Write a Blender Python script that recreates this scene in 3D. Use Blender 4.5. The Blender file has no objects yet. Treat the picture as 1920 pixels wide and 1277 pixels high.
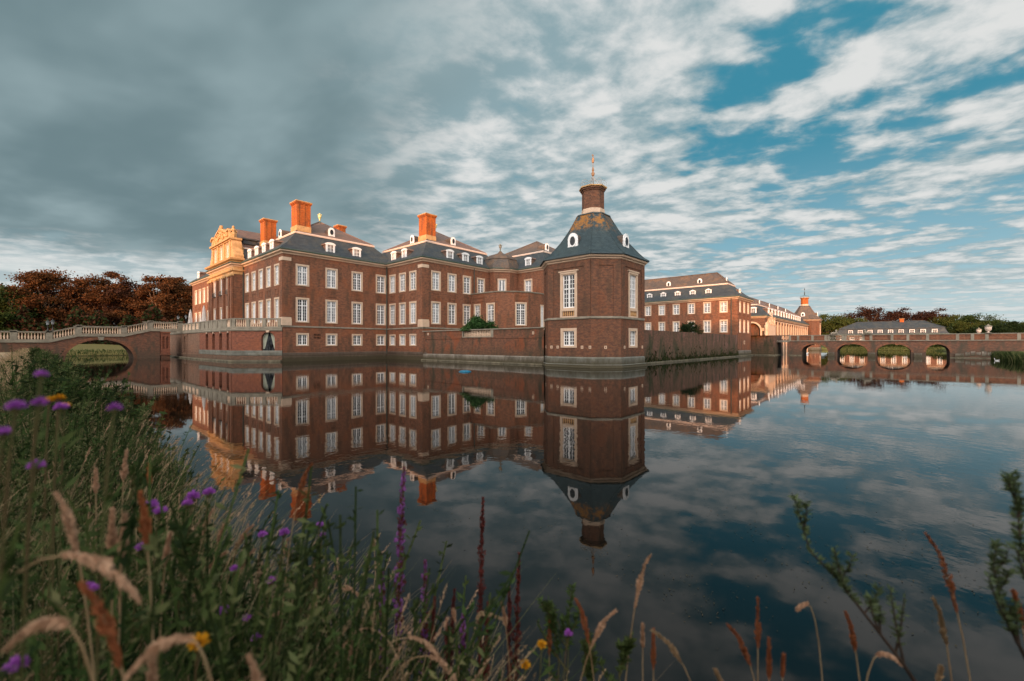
import bpy, bmesh, math, random
import numpy as np
from math import sin, cos, pi, radians, sqrt
random.seed(7); rng = np.random.default_rng(7)
SC = bpy.context.scene
COL = SC.collection

# ------------------------------------------------------------------ camera
H = 2.4                      # camera height over the moat
YAW = radians(41.8)          # viewing direction measured from +X towards +Y
cam_d = bpy.data.cameras.new('camera'); cam = bpy.data.objects.new('camera', cam_d); COL.objects.link(cam)
cam_d.sensor_width = 36; cam_d.lens = 15.0; cam_d.clip_start = 0.05; cam_d.clip_end = 6000
cam_d.shift_y = 6.0 / 1920
cam.location = (0, 0, H); cam.rotation_euler = (pi / 2, 0, YAW - pi / 2)
cam_d.dof.use_dof = True; cam_d.dof.focus_distance = 45; cam_d.dof.aperture_fstop = 2.0
SC.camera = cam

# ------------------------------------------------------------------ world
SUN_EL = radians(7.0)
SUN_V = (-0.90, -0.43)       # horizontal direction towards the sun
n_ = math.hypot(*SUN_V); SUN_V = (SUN_V[0] / n_, SUN_V[1] / n_)
W = bpy.data.worlds.new('World'); SC.world = W; W.use_nodes = True
def node(nt, t, x=0, y=0, **kw):
    n = nt.nodes.new(t)
    for k, v in kw.items():
        if k in n.bl_rna.properties: setattr(n, k, v)
        else: n.inputs[k].default_value = v
    return n
def lk(nt, a, b): nt.links.new(a, b)
class NT:
    """short-hand for building node trees"""
    def __init__(s, nt): s.nt = nt
    def put(s, v, sock):
        if isinstance(v, bpy.types.NodeSocket): s.nt.links.new(v, sock)
        elif v is not None: sock.default_value = v
    def m(s, op, a, b=None, c=None, clamp=False):
        n = s.nt.nodes.new('ShaderNodeMath'); n.operation = op; n.use_clamp = clamp
        s.put(a, n.inputs[0]); s.put(b, n.inputs[1]); s.put(c, n.inputs[2]); return n.outputs[0]
    def mr(s, v, a, b, c=0., d=1., smooth=True):
        n = s.nt.nodes.new('ShaderNodeMapRange'); n.interpolation_type = 'SMOOTHSTEP' if smooth else 'LINEAR'
        s.put(v, n.inputs[0])
        for i, x in enumerate((a, b, c, d)): s.put(x, n.inputs[i + 1])
        return n.outputs[0]
    def mix(s, f, a, b, mode='MIX'):
        n = s.nt.nodes.new('ShaderNodeMix'); n.data_type = 'RGBA'; n.blend_type = mode
        s.put(f, n.inputs[0]); s.put(rgba(a), n.inputs[6]); s.put(rgba(b), n.inputs[7]); return n.outputs[2]
    def noise(s, vec, scale, detail=4, rough=.5, dist=0., dim='3D'):
        n = s.nt.nodes.new('ShaderNodeTexNoise'); n.noise_dimensions = dim
        s.put(vec, n.inputs['Vector']); n.inputs['Scale'].default_value = scale
        n.inputs['Detail'].default_value = detail; n.inputs['Roughness'].default_value = rough
        n.inputs['Distortion'].default_value = dist; return n.outputs[0]
    def comb(s, x, y, z=0.):
        n = s.nt.nodes.new('ShaderNodeCombineXYZ')
        for i, v in enumerate((x, y, z)): s.put(v, n.inputs[i])
        return n.outputs[0]
    def sep(s, v):
        n = s.nt.nodes.new('ShaderNodeSeparateXYZ'); s.put(v, n.inputs[0]); return n.outputs
def rgba(c):
    if isinstance(c, (tuple, list)) and len(c) == 3: return (*c, 1.)
    return c
def build_sky():
    nt = W.node_tree; nt.nodes.clear(); N = NT(nt)
    out = nt.nodes.new('ShaderNodeOutputWorld'); bg = nt.nodes.new('ShaderNodeBackground')
    sky = nt.nodes.new('ShaderNodeTexSky'); sky.sky_type = 'NISHITA'; sky.sun_disc = False
    sky.sun_elevation = SUN_EL
    sky.sun_rotation = math.atan2(SUN_V[0], SUN_V[1])
    sky.air_density = 1.0; sky.dust_density = .6; sky.ozone_density = 3.
    tc = nt.nodes.new('ShaderNodeTexCoord'); x, y, z = N.sep(tc.outputs['Generated'])
    zz = N.m('ADD', N.m('MAXIMUM', z, 0.), .07)
    px = N.m('DIVIDE', x, zz); py = N.m('DIVIDE', y, zz)
    # large soft cover, rolls lying along +Y, and small broken puffs
    big = N.noise(N.comb(px, N.m('MULTIPLY', py, .5), 3.1), .75, 3, .5, .3)
    wx = N.m('ADD', px, N.m('MULTIPLY', big, .35))
    roll = N.noise(N.comb(N.m('ADD', wx, N.m('MULTIPLY', py, .10)), N.m('MULTIPLY', py, .55), 1.7), 2.9, 3, .5, .15)
    puff = N.noise(N.comb(N.m('ADD', wx, N.m('MULTIPLY', py, .30)), N.m('MULTIPLY', py, .95), 8.3), 6.6, 6, .54, .15)
    wisp = N.noise(N.comb(wx, N.m('MULTIPLY', py, .9), 4.3), 14., 5, .6, .2)
    m = N.m('DIVIDE', y, N.m('ADD', N.m('ADD', N.m('ABSOLUTE', x), N.m('ABSOLUTE', y)), .001))
    mm = N.m('ADD', m, N.m('MULTIPLY', N.m('SUBTRACT', big, .5), .55))
    dark = N.mr(mm, .42, .72)                       # the heavy bank to the left
    lowz = N.m('ADD', z, N.m('MULTIPLY', N.m('SUBTRACT', roll, .5), .12))
    low = N.mr(lowz, .13, .19)
    darkl = N.m('MULTIPLY', dark, low)
    # coverage
    d = N.m('ADD', N.m('MULTIPLY', roll, .46), N.m('MULTIPLY', puff, .34))
    d = N.m('ADD', N.m('ADD', d, N.m('MULTIPLY', big, .20)), N.m('MULTIPLY', dark, .12))
    d = N.m('ADD', d, N.mr(m, .12, .46, -.012, .10))
    d = N.m('SUBTRACT', d, N.m('MULTIPLY', N.mr(z, .28, .60), N.mr(m, .42, .05, 0., .034)))
    cov = N.mr(d, .424, .522)
    thin = N.mr(d, .40, .50, 0., .35)
    # brightness inside the clouds: bright crests, grey undersides
    lt = N.m('ADD', N.m('ADD', N.m('MULTIPLY', roll, .42), N.m('MULTIPLY', puff, .42)), N.m('MULTIPLY', wisp, .16))
    lit = N.mr(lt, .42, .62)
    cloud = N.mix(lit, (.27, .39, .43), (.74, .75, .74))
    dcloud = N.mix(N.mr(N.m('ADD', N.m('MULTIPLY', roll, .35), N.m('MULTIPLY', big, .65)), .38, .62), (.158, .235, .258), (.30, .40, .425))
    cloud = N.mix(darkl, cloud, dcloud)
    # open sky: the sky texture, saturated teal high up
    gap = N.mix(1., sky.outputs[0], (.42, .95, 1.25), 'MULTIPLY')
    gaps = nt.nodes.new('ShaderNodeVectorMath'); gaps.operation = 'SCALE'; nt.links.new(gap, gaps.inputs[0]); gaps.inputs['Scale'].default_value = .1
    gapm = N.mix(N.mr(z, .03, .42), (.40, .60, .66), (.055, .28, .375))
    gap2 = N.mix(.85, gaps.outputs[0], gapm)
    gap2 = N.mix(N.m('MULTIPLY', darkl, .7), gap2, (.09, .22, .28))
    c = N.mix(thin, gap2, cloud); c = N.mix(cov, c, cloud)
    # veil close to the horizon
    c = N.mix(N.mr(z, .17, .0, 0., .7), c, (.64, .70, .70))
    bandl = N.m('MULTIPLY', N.mr(lowz, .17, .11), N.mr(m, .45, .70)); c = N.mix(N.m('MULTIPLY', bandl, N.mr(roll, .38, .55, .25, .8)), c, (.70, .74, .73))
    # the sky on the sun's side is brighter and warmer
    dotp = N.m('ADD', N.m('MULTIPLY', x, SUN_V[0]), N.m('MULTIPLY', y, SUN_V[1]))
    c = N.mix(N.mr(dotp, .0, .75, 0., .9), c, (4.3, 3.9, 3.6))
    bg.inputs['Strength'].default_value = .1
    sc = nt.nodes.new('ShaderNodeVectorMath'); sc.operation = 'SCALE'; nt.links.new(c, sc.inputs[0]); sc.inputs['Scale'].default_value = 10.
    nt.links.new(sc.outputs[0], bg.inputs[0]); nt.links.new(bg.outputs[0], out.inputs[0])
build_sky()
SC.world.cycles.sampling_method = 'MANUAL'; SC.world.cycles.sample_map_resolution = 512

# ------------------------------------------------------------------ sun
sd = bpy.data.lights.new('sun', 'SUN'); sd.energy = 5.0; sd.angle = radians(.6); sd.color = (1., .44, .15)
so = bpy.data.objects.new('sun', sd); COL.objects.link(so)
from mathutils import Vector, Matrix
sv = Vector((SUN_V[0] * cos(SUN_EL), SUN_V[1] * cos(SUN_EL), sin(SUN_EL)))
so.rotation_euler = sv.to_track_quat('Z', 'Y').to_euler(); so.location = sv * 300
SC.view_settings.view_transform = 'Standard'; SC.view_settings.look = 'None'
SC.view_settings.exposure = 0.0; SC.view_settings.gamma = 1.0
SC.render.engine = 'CYCLES'; SC.cycles.max_bounces = 6; SC.cycles.diffuse_bounces = 3; SC.cycles.glossy_bounces = 3
SC.cycles.transparent_max_bounces = 6; SC.cycles.use_denoising = True; SC.cycles.caustics_reflective = False
SC.cycles.caustics_refractive = False; SC.cycles.sample_clamp_indirect = 4

# ------------------------------------------------------------------ materials
def mat(name, rough=.8, spec=.3):
    m = bpy.data.materials.new(name); m.use_nodes = True; nt = m.node_tree
    b = nt.nodes['Principled BSDF']; b.inputs['Roughness'].default_value = rough
    b.inputs['Specular IOR Level'].default_value = spec
    return m, NT(nt), b
def uvv(N):
    t = N.nt.nodes.new('ShaderNodeTexCoord'); return t.outputs['UV'], t.outputs['Object']
def vor(N, vec, scale):
    n = N.nt.nodes.new('ShaderNodeTexVoronoi'); N.put(vec, n.inputs['Vector']); n.inputs['Scale'].default_value = scale
    return n.outputs
def bump(N, b, h, strength=.4, dist=.02):
    n = N.nt.nodes.new('ShaderNodeBump'); n.inputs['Strength'].default_value = strength; n.inputs['Distance'].default_value = dist
    N.put(h, n.inputs['Height']); N.nt.links.new(n.outputs[0], b.inputs['Normal'])
def brick_mat(name, c1, c2, mortar, dirt=.35, damp=1.2, stain=(.06, .045, .032), patch=(.27, .088, .036), patch_amt=.3, clean=False):
    m, N, b = mat(name, .85, .2); uv, ob = uvv(N)
    br = N.nt.nodes.new('ShaderNodeTexBrick'); N.put(uv, br.inputs['Vector'])
    br.inputs['Scale'].default_value = 1.; br.inputs['Brick Width'].default_value = .24; br.inputs['Row Height'].default_value = .078
    br.inputs['Mortar Size'].default_value = .008; br.inputs['Mortar Smooth'].default_value = .2; br.inputs['Bias'].default_value = -.1
    br.inputs['Color1'].default_value = rgba(c1); br.inputs['Color2'].default_value = rgba(c2); br.inputs['Mortar'].default_value = rgba(mortar)
    col = br.outputs[0]
    u, v, _ = N.sep(uv)
    fine = N.noise(N.comb(N.m('MULTIPLY', u, 4.2), N.m('MULTIPLY', v, 12.8)), 1., 2, .8)
    col = N.mix(N.mr(fine, .35, .7, 0., .5 if clean else .75), col, N.mix(.5, c2, (.075, .05, .05)))
    mid = N.noise(N.comb(N.m('MULTIPLY', u, 2.2), N.m('MULTIPLY', v, 4.6), 2.), 1., 4, .75)
    col = N.mix(N.mr(mid, .36, .64, 0., .55 if clean else .8), N.mix(.1 if clean else .5, col, N.mix(.5, c1, (.36, .17, .095))), N.mix(.65, col, (.045, .03, .028)))
    big = N.noise(uv, .33, 6, .66, .6)
    col = N.mix(N.mr(big, .50, .62, 0., patch_amt * 1.35), col, patch)
    big2 = N.noise(N.comb(N.m('MULTIPLY', u, 1.3), N.m('MULTIPLY', v, .35), 5.), .8, 5, .62)
    col = N.mix(N.mr(big2, .46, .66, 0., min(1, dirt * 1.5)), col, stain)
    # pale lime specks and damp foot
    sp = N.noise(uv, 9., 3, .7)
    col = N.mix(N.mr(sp, .68, .76, 0., 0. if clean else .6), col, (.42, .33, .27))
    drip = N.noise(N.comb(N.m('MULTIPLY', u, 2.2), N.m('MULTIPLY', v, .12), 9.), 1.6, 5, .7)
    col = N.mix(N.m('MULTIPLY', N.mr(N.m('SUBTRACT', v, N.m('MULTIPLY', drip, 1.2)), damp, -.4), 0. if clean else .65), col, stain)
    N.put(col, b.inputs['Base Color']); bump(N, b, br.outputs['Fac'], -.35, .012); return m
def stone_mat(name, c, c2, scale=1.5, dirt=(.10, .09, .06), amt=.45, damp=None, joint=None):
    m, N, b = mat(name, .75, .25); uv, ob = uvv(N)
    f = N.noise(ob, scale, 6, .65, .3); col = N.mix(N.mr(f, .35, .7), c, c2)
    g = N.noise(ob, scale * 3.3, 5, .7); col = N.mix(N.mr(g, .52, .72, 0., amt), col, dirt)
    u, v, _ = N.sep(uv)
    if joint:
        br = N.nt.nodes.new('ShaderNodeTexBrick'); N.put(uv, br.inputs['Vector']); br.inputs['Scale'].default_value = 1.
        br.inputs['Brick Width'].default_value = joint[0]; br.inputs['Row Height'].default_value = joint[1]
        br.inputs['Mortar Size'].default_value = .012; br.inputs['Color1'].default_value = (1, 1, 1, 1)
        br.inputs['Color2'].default_value = (.72, .75, .78, 1); br.inputs['Mortar'].default_value = (.35, .33, .3, 1)
        col = N.mix(1., col, br.outputs[0], 'MULTIPLY')
    if damp is not None:
        d = N.noise(N.comb(N.m('MULTIPLY', u, 1.8), N.m('MULTIPLY', v, .4)), 1.5, 5, .7)
        col = N.mix(N.m('MULTIPLY', N.mr(N.m('SUBTRACT', v, d), damp, -.3), .9), col, (.05, .042, .022))
    N.put(col, b.inputs['Base Color']); bump(N, b, g, .25, .03); return m
def slate_mat(name, c, c2, lichen, amt, band=None):
    m, N, b = mat(name, .62, .35); uv, ob = uvv(N)
    br = N.nt.nodes.new('ShaderNodeTexBrick'); N.put(uv, br.inputs['Vector']); br.inputs['Scale'].default_value = 1.
    br.inputs['Brick Width'].default_value = .3; br.inputs['Row Height'].default_value = .24; br.inputs['Mortar Size'].default_value = .02
    br.inputs['Color1'].default_value = rgba(c); br.inputs['Color2'].default_value = rgba(c2)
    br.inputs['Mortar'].default_value = rgba(tuple(x * .4 for x in c))
    f = N.noise(ob, .55, 6, .68, .5); g = N.noise(ob, 5., 4, .7)
    col = N.mix(N.m('MULTIPLY', N.mr(f, .46, .62), N.mr(g, .40, .62, .15, amt)), br.outputs[0], lichen)
    tone = N.noise(N.comb(N.m('MULTIPLY', N.sep(uv)[0], 1.1), N.m('MULTIPLY', N.sep(uv)[1], 3.2)), 1.4, 5, .75)
    col = N.mix(N.mr(tone, .36, .64, 0., .7), col, N.mix(.5, col, tuple(min(1, q * 1.8 + .004) for q in c)))
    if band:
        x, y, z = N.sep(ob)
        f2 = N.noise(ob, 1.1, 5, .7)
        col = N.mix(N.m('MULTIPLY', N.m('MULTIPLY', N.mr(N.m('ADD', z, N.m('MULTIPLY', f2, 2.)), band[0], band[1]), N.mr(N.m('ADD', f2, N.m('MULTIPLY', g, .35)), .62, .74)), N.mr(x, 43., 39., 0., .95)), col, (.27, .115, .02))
    N.put(col, b.inputs['Base Color']); bump(N, b, br.outputs['Fac'], -.4, .02); return m
def plain(name, c, rough=.6, spec=.3, c2=None, scale=4., metal=0.):
    m, N, b = mat(name, rough, spec); b.inputs['Metallic'].default_value = metal
    uv, ob = uvv(N)
    f = N.noise(ob, scale, 4, .6)
    N.put(N.mix(N.mr(f, .3, .7), c, c2 or tuple(x * .7 for x in c)), b.inputs['Base Color']); return m
M = {}
M['brick'] = brick_mat('brick', (.265, .092, .042), (.17, .064, .035), (.26, .17, .12))
M['brick_red'] = brick_mat('brick_red', (.27, .065, .034), (.20, .055, .032), (.26, .17, .12), .15, .5, patch_amt=.2)
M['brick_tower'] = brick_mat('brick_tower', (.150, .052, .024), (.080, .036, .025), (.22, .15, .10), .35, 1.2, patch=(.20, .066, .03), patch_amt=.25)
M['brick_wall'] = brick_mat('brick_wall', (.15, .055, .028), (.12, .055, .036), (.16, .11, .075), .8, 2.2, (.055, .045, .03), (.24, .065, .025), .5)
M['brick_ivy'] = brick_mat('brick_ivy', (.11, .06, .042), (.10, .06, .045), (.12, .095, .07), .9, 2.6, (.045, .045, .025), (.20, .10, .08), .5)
M['brick_chim'] = brick_mat('brick_chimney', (.56, .12, .012), (.36, .07, .008), (.50, .20, .05), .35, -50, patch_amt=.3, patch=(.62, .15, .012), clean=True)  # chimney brick with the low sun's orange glow painted into its colour
M['brick_light'] = brick_mat('brick_light', (.24, .145, .10), (.18, .11, .075), (.26, .2, .15), .25, 1.0, patch_amt=.1)
M['brick_arch'] = brick_mat('brick_arch', (.155, .068, .045), (.12, .058, .042), (.18, .13, .095), .6, 1.6, (.07, .06, .045), patch_amt=.2)
M['stone'] = stone_mat('stone', (.60, .44, .32), (.52, .38, .28), 1.2, amt=.25)
M['stone_g'] = stone_mat('stone_grey', (.27, .24, .19), (.18, .16, .125), 1.2, amt=.55)
M['stone_gold'] = stone_mat('stone_gold', (.55, .33, .15), (.40, .23, .10), 1.6, amt=.5)
M['plinth'] = stone_mat('plinth_stone', (.19, .19, .165), (.12, .115, .09), .8, damp=.7, amt=.3, joint=(1.9, 1.2))
M['plinth_w'] = stone_mat('plinth_white', (.27, .24, .20), (.12, .10, .08), .9, damp=.6, amt=.5, joint=(1.7, .45))
M['plinth_b'] = stone_mat('plinth_brown', (.14, .105, .08), (.10, .065, .05), .8, damp=.7, amt=.5, joint=(1.1, .4))
M['ledge'] = stone_mat('ledge_stone', (.17, .15, .105), (.08, .07, .045), 1.5, amt=.8, joint=(2.1, 5.))
M['slate'] = slate_mat('slate', (.040, .050, .058), (.024, .030, .036), (.13, .11, .07), .45)
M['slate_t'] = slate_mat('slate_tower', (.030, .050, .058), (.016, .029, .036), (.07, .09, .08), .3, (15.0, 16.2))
M['slate_b'] = slate_mat('slate_brown', (.155, .10, .083), (.105, .07, .06), (.20, .12, .05), .5)  # weathered brown, with warm grazing sunlight mixed into the base colour
M['slate_o'] = slate_mat('slate_ochre', (.088, .070, .060), (.062, .050, .044), (.19, .10, .045), .8)
M['white'] = plain('white_paint', (.82, .82, .82), .45, .4, (.74, .74, .75))
M['band'] = plain('roof_band', (.70, .56, .48), .5, .3, (.6, .46, .38))
M['copper'] = plain('copper_gutter', (.07, .12, .09), .6, .4, (.05, .06, .04))
M['iron'] = plain('iron', (.035, .045, .045), .5, .5)
M['gold'] = plain('gilding', (.75, .60, .22), .35, .6, (.55, .55, .3), 6., .3)
M['vane'] = plain('vane', (.34, .19, .09), .5, .5, (.2, .12, .07), 6.)
M['crown'] = plain('crown_iron', (.40, .40, .40), .5, .4)
M['pipe'] = plain('downpipe', (.06, .07, .055), .5, .4)
M['bark'] = plain('bark', (.26, .17, .11), .9, .1, (.12, .08, .055), 3.)
M['cloth'] = plain('canvas', (.62, .58, .55), .8, .2, (.5, .46, .44), 3.)
M['curt'] = plain('curtain', (.42, .44, .36), .9, .1, (.3, .33, .26), 3.)
M['dark'] = plain('dark_opening', (.012, .010, .008), .9, .1)
M['gravel'] = plain('gravel', (.26, .21, .15), .9, .1, (.18, .15, .1), 1.)
M['blue'] = plain('blue_plastic', (.005, .16, .28), .4, .5)
def glass_mat(name, c, c2, sp=.3):
    m, N, b = mat(name, .04, sp); uv, ob = uvv(N)
    v = vor(N, N.comb(*[N.m('MULTIPLY', q, 1.) for q in N.sep(uv)]), 2.2)
    fold = N.noise(N.comb(N.m('MULTIPLY', N.sep(uv)[0], 7.), N.m('MULTIPLY', N.sep(uv)[1], .5)), 1., 3, .6)
    N.put(N.mix(N.mr(N.m('ADD', N.m('MULTIPLY', N.noise(uv, 1.1, 2, .5), .5), N.m('MULTIPLY', fold, .5)), .42, .58), c, c2), b.inputs['Base Color']); return m
M['glass'] = glass_mat('window_glass', (.006, .007, .010), (.05, .055, .06))
M['glass_d'] = glass_mat('small_dark_glass', (.02, .024, .03), (.035, .04, .045), .15); M['glass_d'].node_tree.nodes['Principled BSDF'].inputs['Roughness'].default_value = .3
M['glass_c'] = glass_mat('window_glass_curtained', (.34, .36, .38), (.09, .10, .12))

# ------------------------------------------------------------------ mesh helpers
class MB:
    """collects polygons in a local frame (u to the right along a wall, n outward, z up)"""
    def __init__(s, o=(0, 0), u=(1, 0)):
        s.v = []; s.f = []; s.smooth = False; s.frame(o, u)
    def frame(s, o, u):
        s.o = o; l = math.hypot(*u); s.u = (u[0] / l, u[1] / l); s.n = (s.u[1], -s.u[0]); return s
    def p(s, u, n, z): return (s.o[0] + s.u[0] * u + s.n[0] * n, s.o[1] + s.u[1] * u + s.n[1] * n, z)
    def poly(s, pts, raw=False):
        q = pts if raw else [s.p(*a) for a in pts]
        r = [q[0]]
        for a in q[1:]:
            if sum((a[i] - r[-1][i]) ** 2 for i in range(3)) > 1e-9: r.append(a)
        if len(r) > 2 and sum((r[0][i] - r[-1][i]) ** 2 for i in range(3)) < 1e-9: r.pop()
        if len(r) < 3: return
        b = len(s.v); s.v += r; s.f.append(tuple(range(b, b + len(r))))
    def box(s, u0, u1, n0, n1, z0, z1):
        P = s.p; b = len(s.v)
        s.v += [P(u0, n1, z0), P(u1, n1, z0), P(u1, n0, z0), P(u0, n0, z0), P(u0, n1, z1), P(u1, n1, z1), P(u1, n0, z1), P(u0, n0, z1)]
        for f in ((0, 1, 5, 4), (1, 2, 6, 5), (2, 3, 7, 6), (3, 0, 4, 7), (4, 5, 6, 7), (3, 2, 1, 0)): s.f.append(tuple(b + i for i in f))
        return s
    def prism(s, pts, n0, n1):
        """polygon in (u,z), CCW seen from outside, extruded from n0 (inside) to n1 (outside)"""
        s.poly([(a, n1, z) for a, z in pts]); s.poly([(a, n0, z) for a, z in reversed(pts)])
        k = len(pts)
        for i in range(k):
            (a, z), (c, w) = pts[i], pts[(i + 1) % k]
            s.poly([(a, n1, z), (a, n0, z), (c, n0, w), (c, n1, w)])
        return s
    def lathe(s, c, prof, seg=12, ph=0., cap=True):
        b = len(s.v)
        for r, z in prof:
            for k in range(seg):
                a = ph + 2 * pi * k / seg; s.v.append((c[0] + r * cos(a), c[1] + r * sin(a), c[2] + z))
        for i in range(len(prof) - 1):
            for k in range(seg):
                k2 = (k + 1) % seg; s.f.append((b + i * seg + k, b + i * seg + k2, b + (i + 1) * seg + k2, b + (i + 1) * seg + k))
        if cap:
            s.f.append(tuple(b + k for k in reversed(range(seg)))); e = b + (len(prof) - 1) * seg; s.f.append(tuple(e + k for k in range(seg)))
        return s
    def tube(s, pts, rad, seg=6):
        pts = [Vector(p) for p in pts]; rs = rad if isinstance(rad, (list, tuple)) else [rad] * len(pts); b = len(s.v)
        for i, p in enumerate(pts):
            t = (pts[min(i + 1, len(pts) - 1)] - pts[max(i - 1, 0)]).normalized()
            a = t.cross(Vector((0, 0, 1)) if abs(t.z) < .9 else Vector((1, 0, 0))).normalized(); c = t.cross(a)
            for k in range(seg):
                w = 2 * pi * k / seg; s.v.append(tuple(p + (a * cos(w) + c * sin(w)) * rs[i]))
        for i in range(len(pts) - 1):
            for k in range(seg):
                k2 = (k + 1) % seg; s.f.append((b + i * seg + k, b + (i + 1) * seg + k, b + (i + 1) * seg + k2, b + i * seg + k2))
        s.f.append(tuple(b + k for k in range(seg))); e = b + (len(pts) - 1) * seg; s.f.append(tuple(e + k for k in reversed(range(seg))))
        return s
    def sphere(s, c, r, seg=10, sc=(1, 1, 1)):
        prof = []; n = max(4, seg // 2)
        b = len(s.v)
        for i in range(n + 1):
            a = -pi / 2 + pi * i / n
            for k in range(seg):
                w = 2 * pi * k / seg; s.v.append((c[0] + r * sc[0] * cos(a) * cos(w), c[1] + r * sc[1] * cos(a) * sin(w), c[2] + r * sc[2] * sin(a)))
        for i in range(n):
            for k in range(seg):
                k2 = (k + 1) % seg; s.f.append((b + i * seg + k, b + i * seg + k2, b + (i + 1) * seg + k2, b + (i + 1) * seg + k))
        return s
    def mesh(s, name, m):
        me = bpy.data.meshes.new(name); me.from_pydata(s.v, [], s.f)
        uv = me.uv_layers.new(name='UVMap').data
        nv = np.array(s.v)
        for p in me.polygons:
            n = p.normal
            if abs(n.z) > .92:
                for li in p.loop_indices: c = nv[me.loops[li].vertex_index]; uv[li].uv = (c[0], c[1])
            else:
                tx, ty = -n.y, n.x; l = math.hypot(tx, ty) or 1; tx /= l; ty /= l
                k = 1 / max(.3, sqrt(max(0, 1 - n.z * n.z)))
                for li in p.loop_indices:
                    c = nv[me.loops[li].vertex_index]; uv[li].uv = (c[0] * tx + c[1] * ty, c[2] * k)
        me.materials.append(m)
        if s.smooth: me.polygons.foreach_set('use_smooth', [True] * len(me.polygons))
        me.update(); return me
    def build(s, name, m, parent=None):
        o = bpy.data.objects.new(name, s.mesh(name, m)); COL.objects.link(o)
        if parent is not None: o.parent = parent
        return o
def empty(name, loc=(0, 0, 0)):
    o = bpy.data.objects.new(name, None); COL.objects.link(o); o.location = loc; o.empty_display_size = .5; return o
def tag(o, label=None, cat=None, group=None, kind=None):
    if label: o['label'] = label
    if cat: o['category'] = cat
    if group: o['group'] = group
    if kind: o['kind'] = kind
    return o
def thing(name, label, cat, group=None, loc=(0, 0, 0)): return tag(empty(name, loc), label, cat, group)
def copy_tree(o, parent=None):
    c = o.copy(); COL.objects.link(c); c.parent = parent
    for ch in list(o.children): copy_tree(ch, c)
    return c
def at(px, Z, z=0.):
    t = (px - 960) / 800; return Vector((Z * (cos(YAW) + t * sin(YAW)), Z * (sin(YAW) - t * cos(YAW)), z))

def edges(poly, closed=True):
    n = len(poly); return [(poly[i], poly[(i + 1) % n]) for i in range(n if closed else n - 1)]
def offset_poly(poly, d, closed=True):
    """mitred offset; outward is to the right of the travel direction"""
    n = len(poly); r = []
    for i in range(n):
        a = poly[i - 1] if (closed or i > 0) else None; b = poly[i]; c = poly[(i + 1) % n] if (closed or i < n - 1) else None
        ns = []
        for p, q in ((a, b), (b, c)):
            if p is None or q is None: continue
            l = math.hypot(q[0] - p[0], q[1] - p[1]); ns.append(((q[1] - p[1]) / l, -(q[0] - p[0]) / l))
        if len(ns) == 1: m = ns[0]; k = 1
        else:
            m = (ns[0][0] + ns[1][0], ns[0][1] + ns[1][1]); l = math.hypot(*m); m = (m[0] / l, m[1] / l)
            k = 1 / max(.3, m[0] * ns[0][0] + m[1] * ns[0][1])
        r.append((b[0] + m[0] * k * d, b[1] + m[1] * k * d))
    return r
def sweep(mb, poly, prof, closed=True):
    """prof: list of (offset,z) from the bottom up"""
    rings = [[(x, y, z) for x, y in offset_poly(poly, d, closed)] for d, z in prof]; n = len(poly)
    for a, b in zip(rings, rings[1:]):
        for i in range(n if closed else n - 1):
            j = (i + 1) % n; mb.poly([a[i], a[j], b[j], b[i]], True)
    if not closed:
        mb.poly([r[0] for r in rings][::-1], True); mb.poly([r[-1] for r in rings], True)
    return mb
def wall_face(mb, p, q, z0, z1, holes=(), depth=.0):
    """a wall plane with rectangular or arched (u0,u1,z0,z1,arch) openings"""
    mb.frame(p, (q[0] - p[0], q[1] - p[1])); L = math.hypot(q[0] - p[0], q[1] - p[1])
    us = sorted({0, L, *[h[0] for h in holes], *[h[1] for h in holes]}); zs = sorted({z0, z1, *[h[2] for h in holes], *[h[3] for h in holes]})
    for a, b in zip(us, us[1:]):
        zz = None
        for c, d in zip(zs, zs[1:]):
            mu, mz = (a + b) / 2, (c + d) / 2
            if any(h[0] < mu < h[1] and h[2] < mz < h[3] for h in holes):
                if zz is not None: mb.poly([(a, 0, zz), (b, 0, zz), (b, 0, c), (a, 0, c)]); zz = None
            elif zz is None: zz = c
        if zz is not None: mb.poly([(a, 0, zz), (b, 0, zz), (b, 0, z1), (a, 0, z1)])
    for h in holes:
        dp = h[5] if len(h) > 5 else .3
        if len(h) > 4 and h[4]:
            cu, r = (h[0] + h[1]) / 2, (h[1] - h[0]) / 2; rz = min(h[4], h[3] - h[2]); zb = h[3] - rz; k = 10
            pts = [(cu - r * cos(pi * i / k), zb + rz * sin(pi * i / k)) for i in range(k + 1)]
            for i in range(k):
                (a, c), (b, d) = pts[i], pts[i + 1]
                mb.poly([(a, 0, c), (b, 0, d), (b, 0, h[3]), (a, 0, h[3])])
                mb.poly([(a, 0, c), (a, -dp, c), (b, -dp, d), (b, 0, d)])
            mb.poly([(h[0], 0, h[2]), (h[0], -dp, h[2]), (h[0], -dp, zb), (h[0], 0, zb)]); mb.poly([(h[1], 0, h[2]), (h[1], 0, zb), (h[1], -dp, zb), (h[1], -dp, h[2])])
            mb.poly([(h[0], 0, h[2]), (h[1], 0, h[2]), (h[1], -dp, h[2]), (h[0], -dp, h[2])])
    return mb

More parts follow.
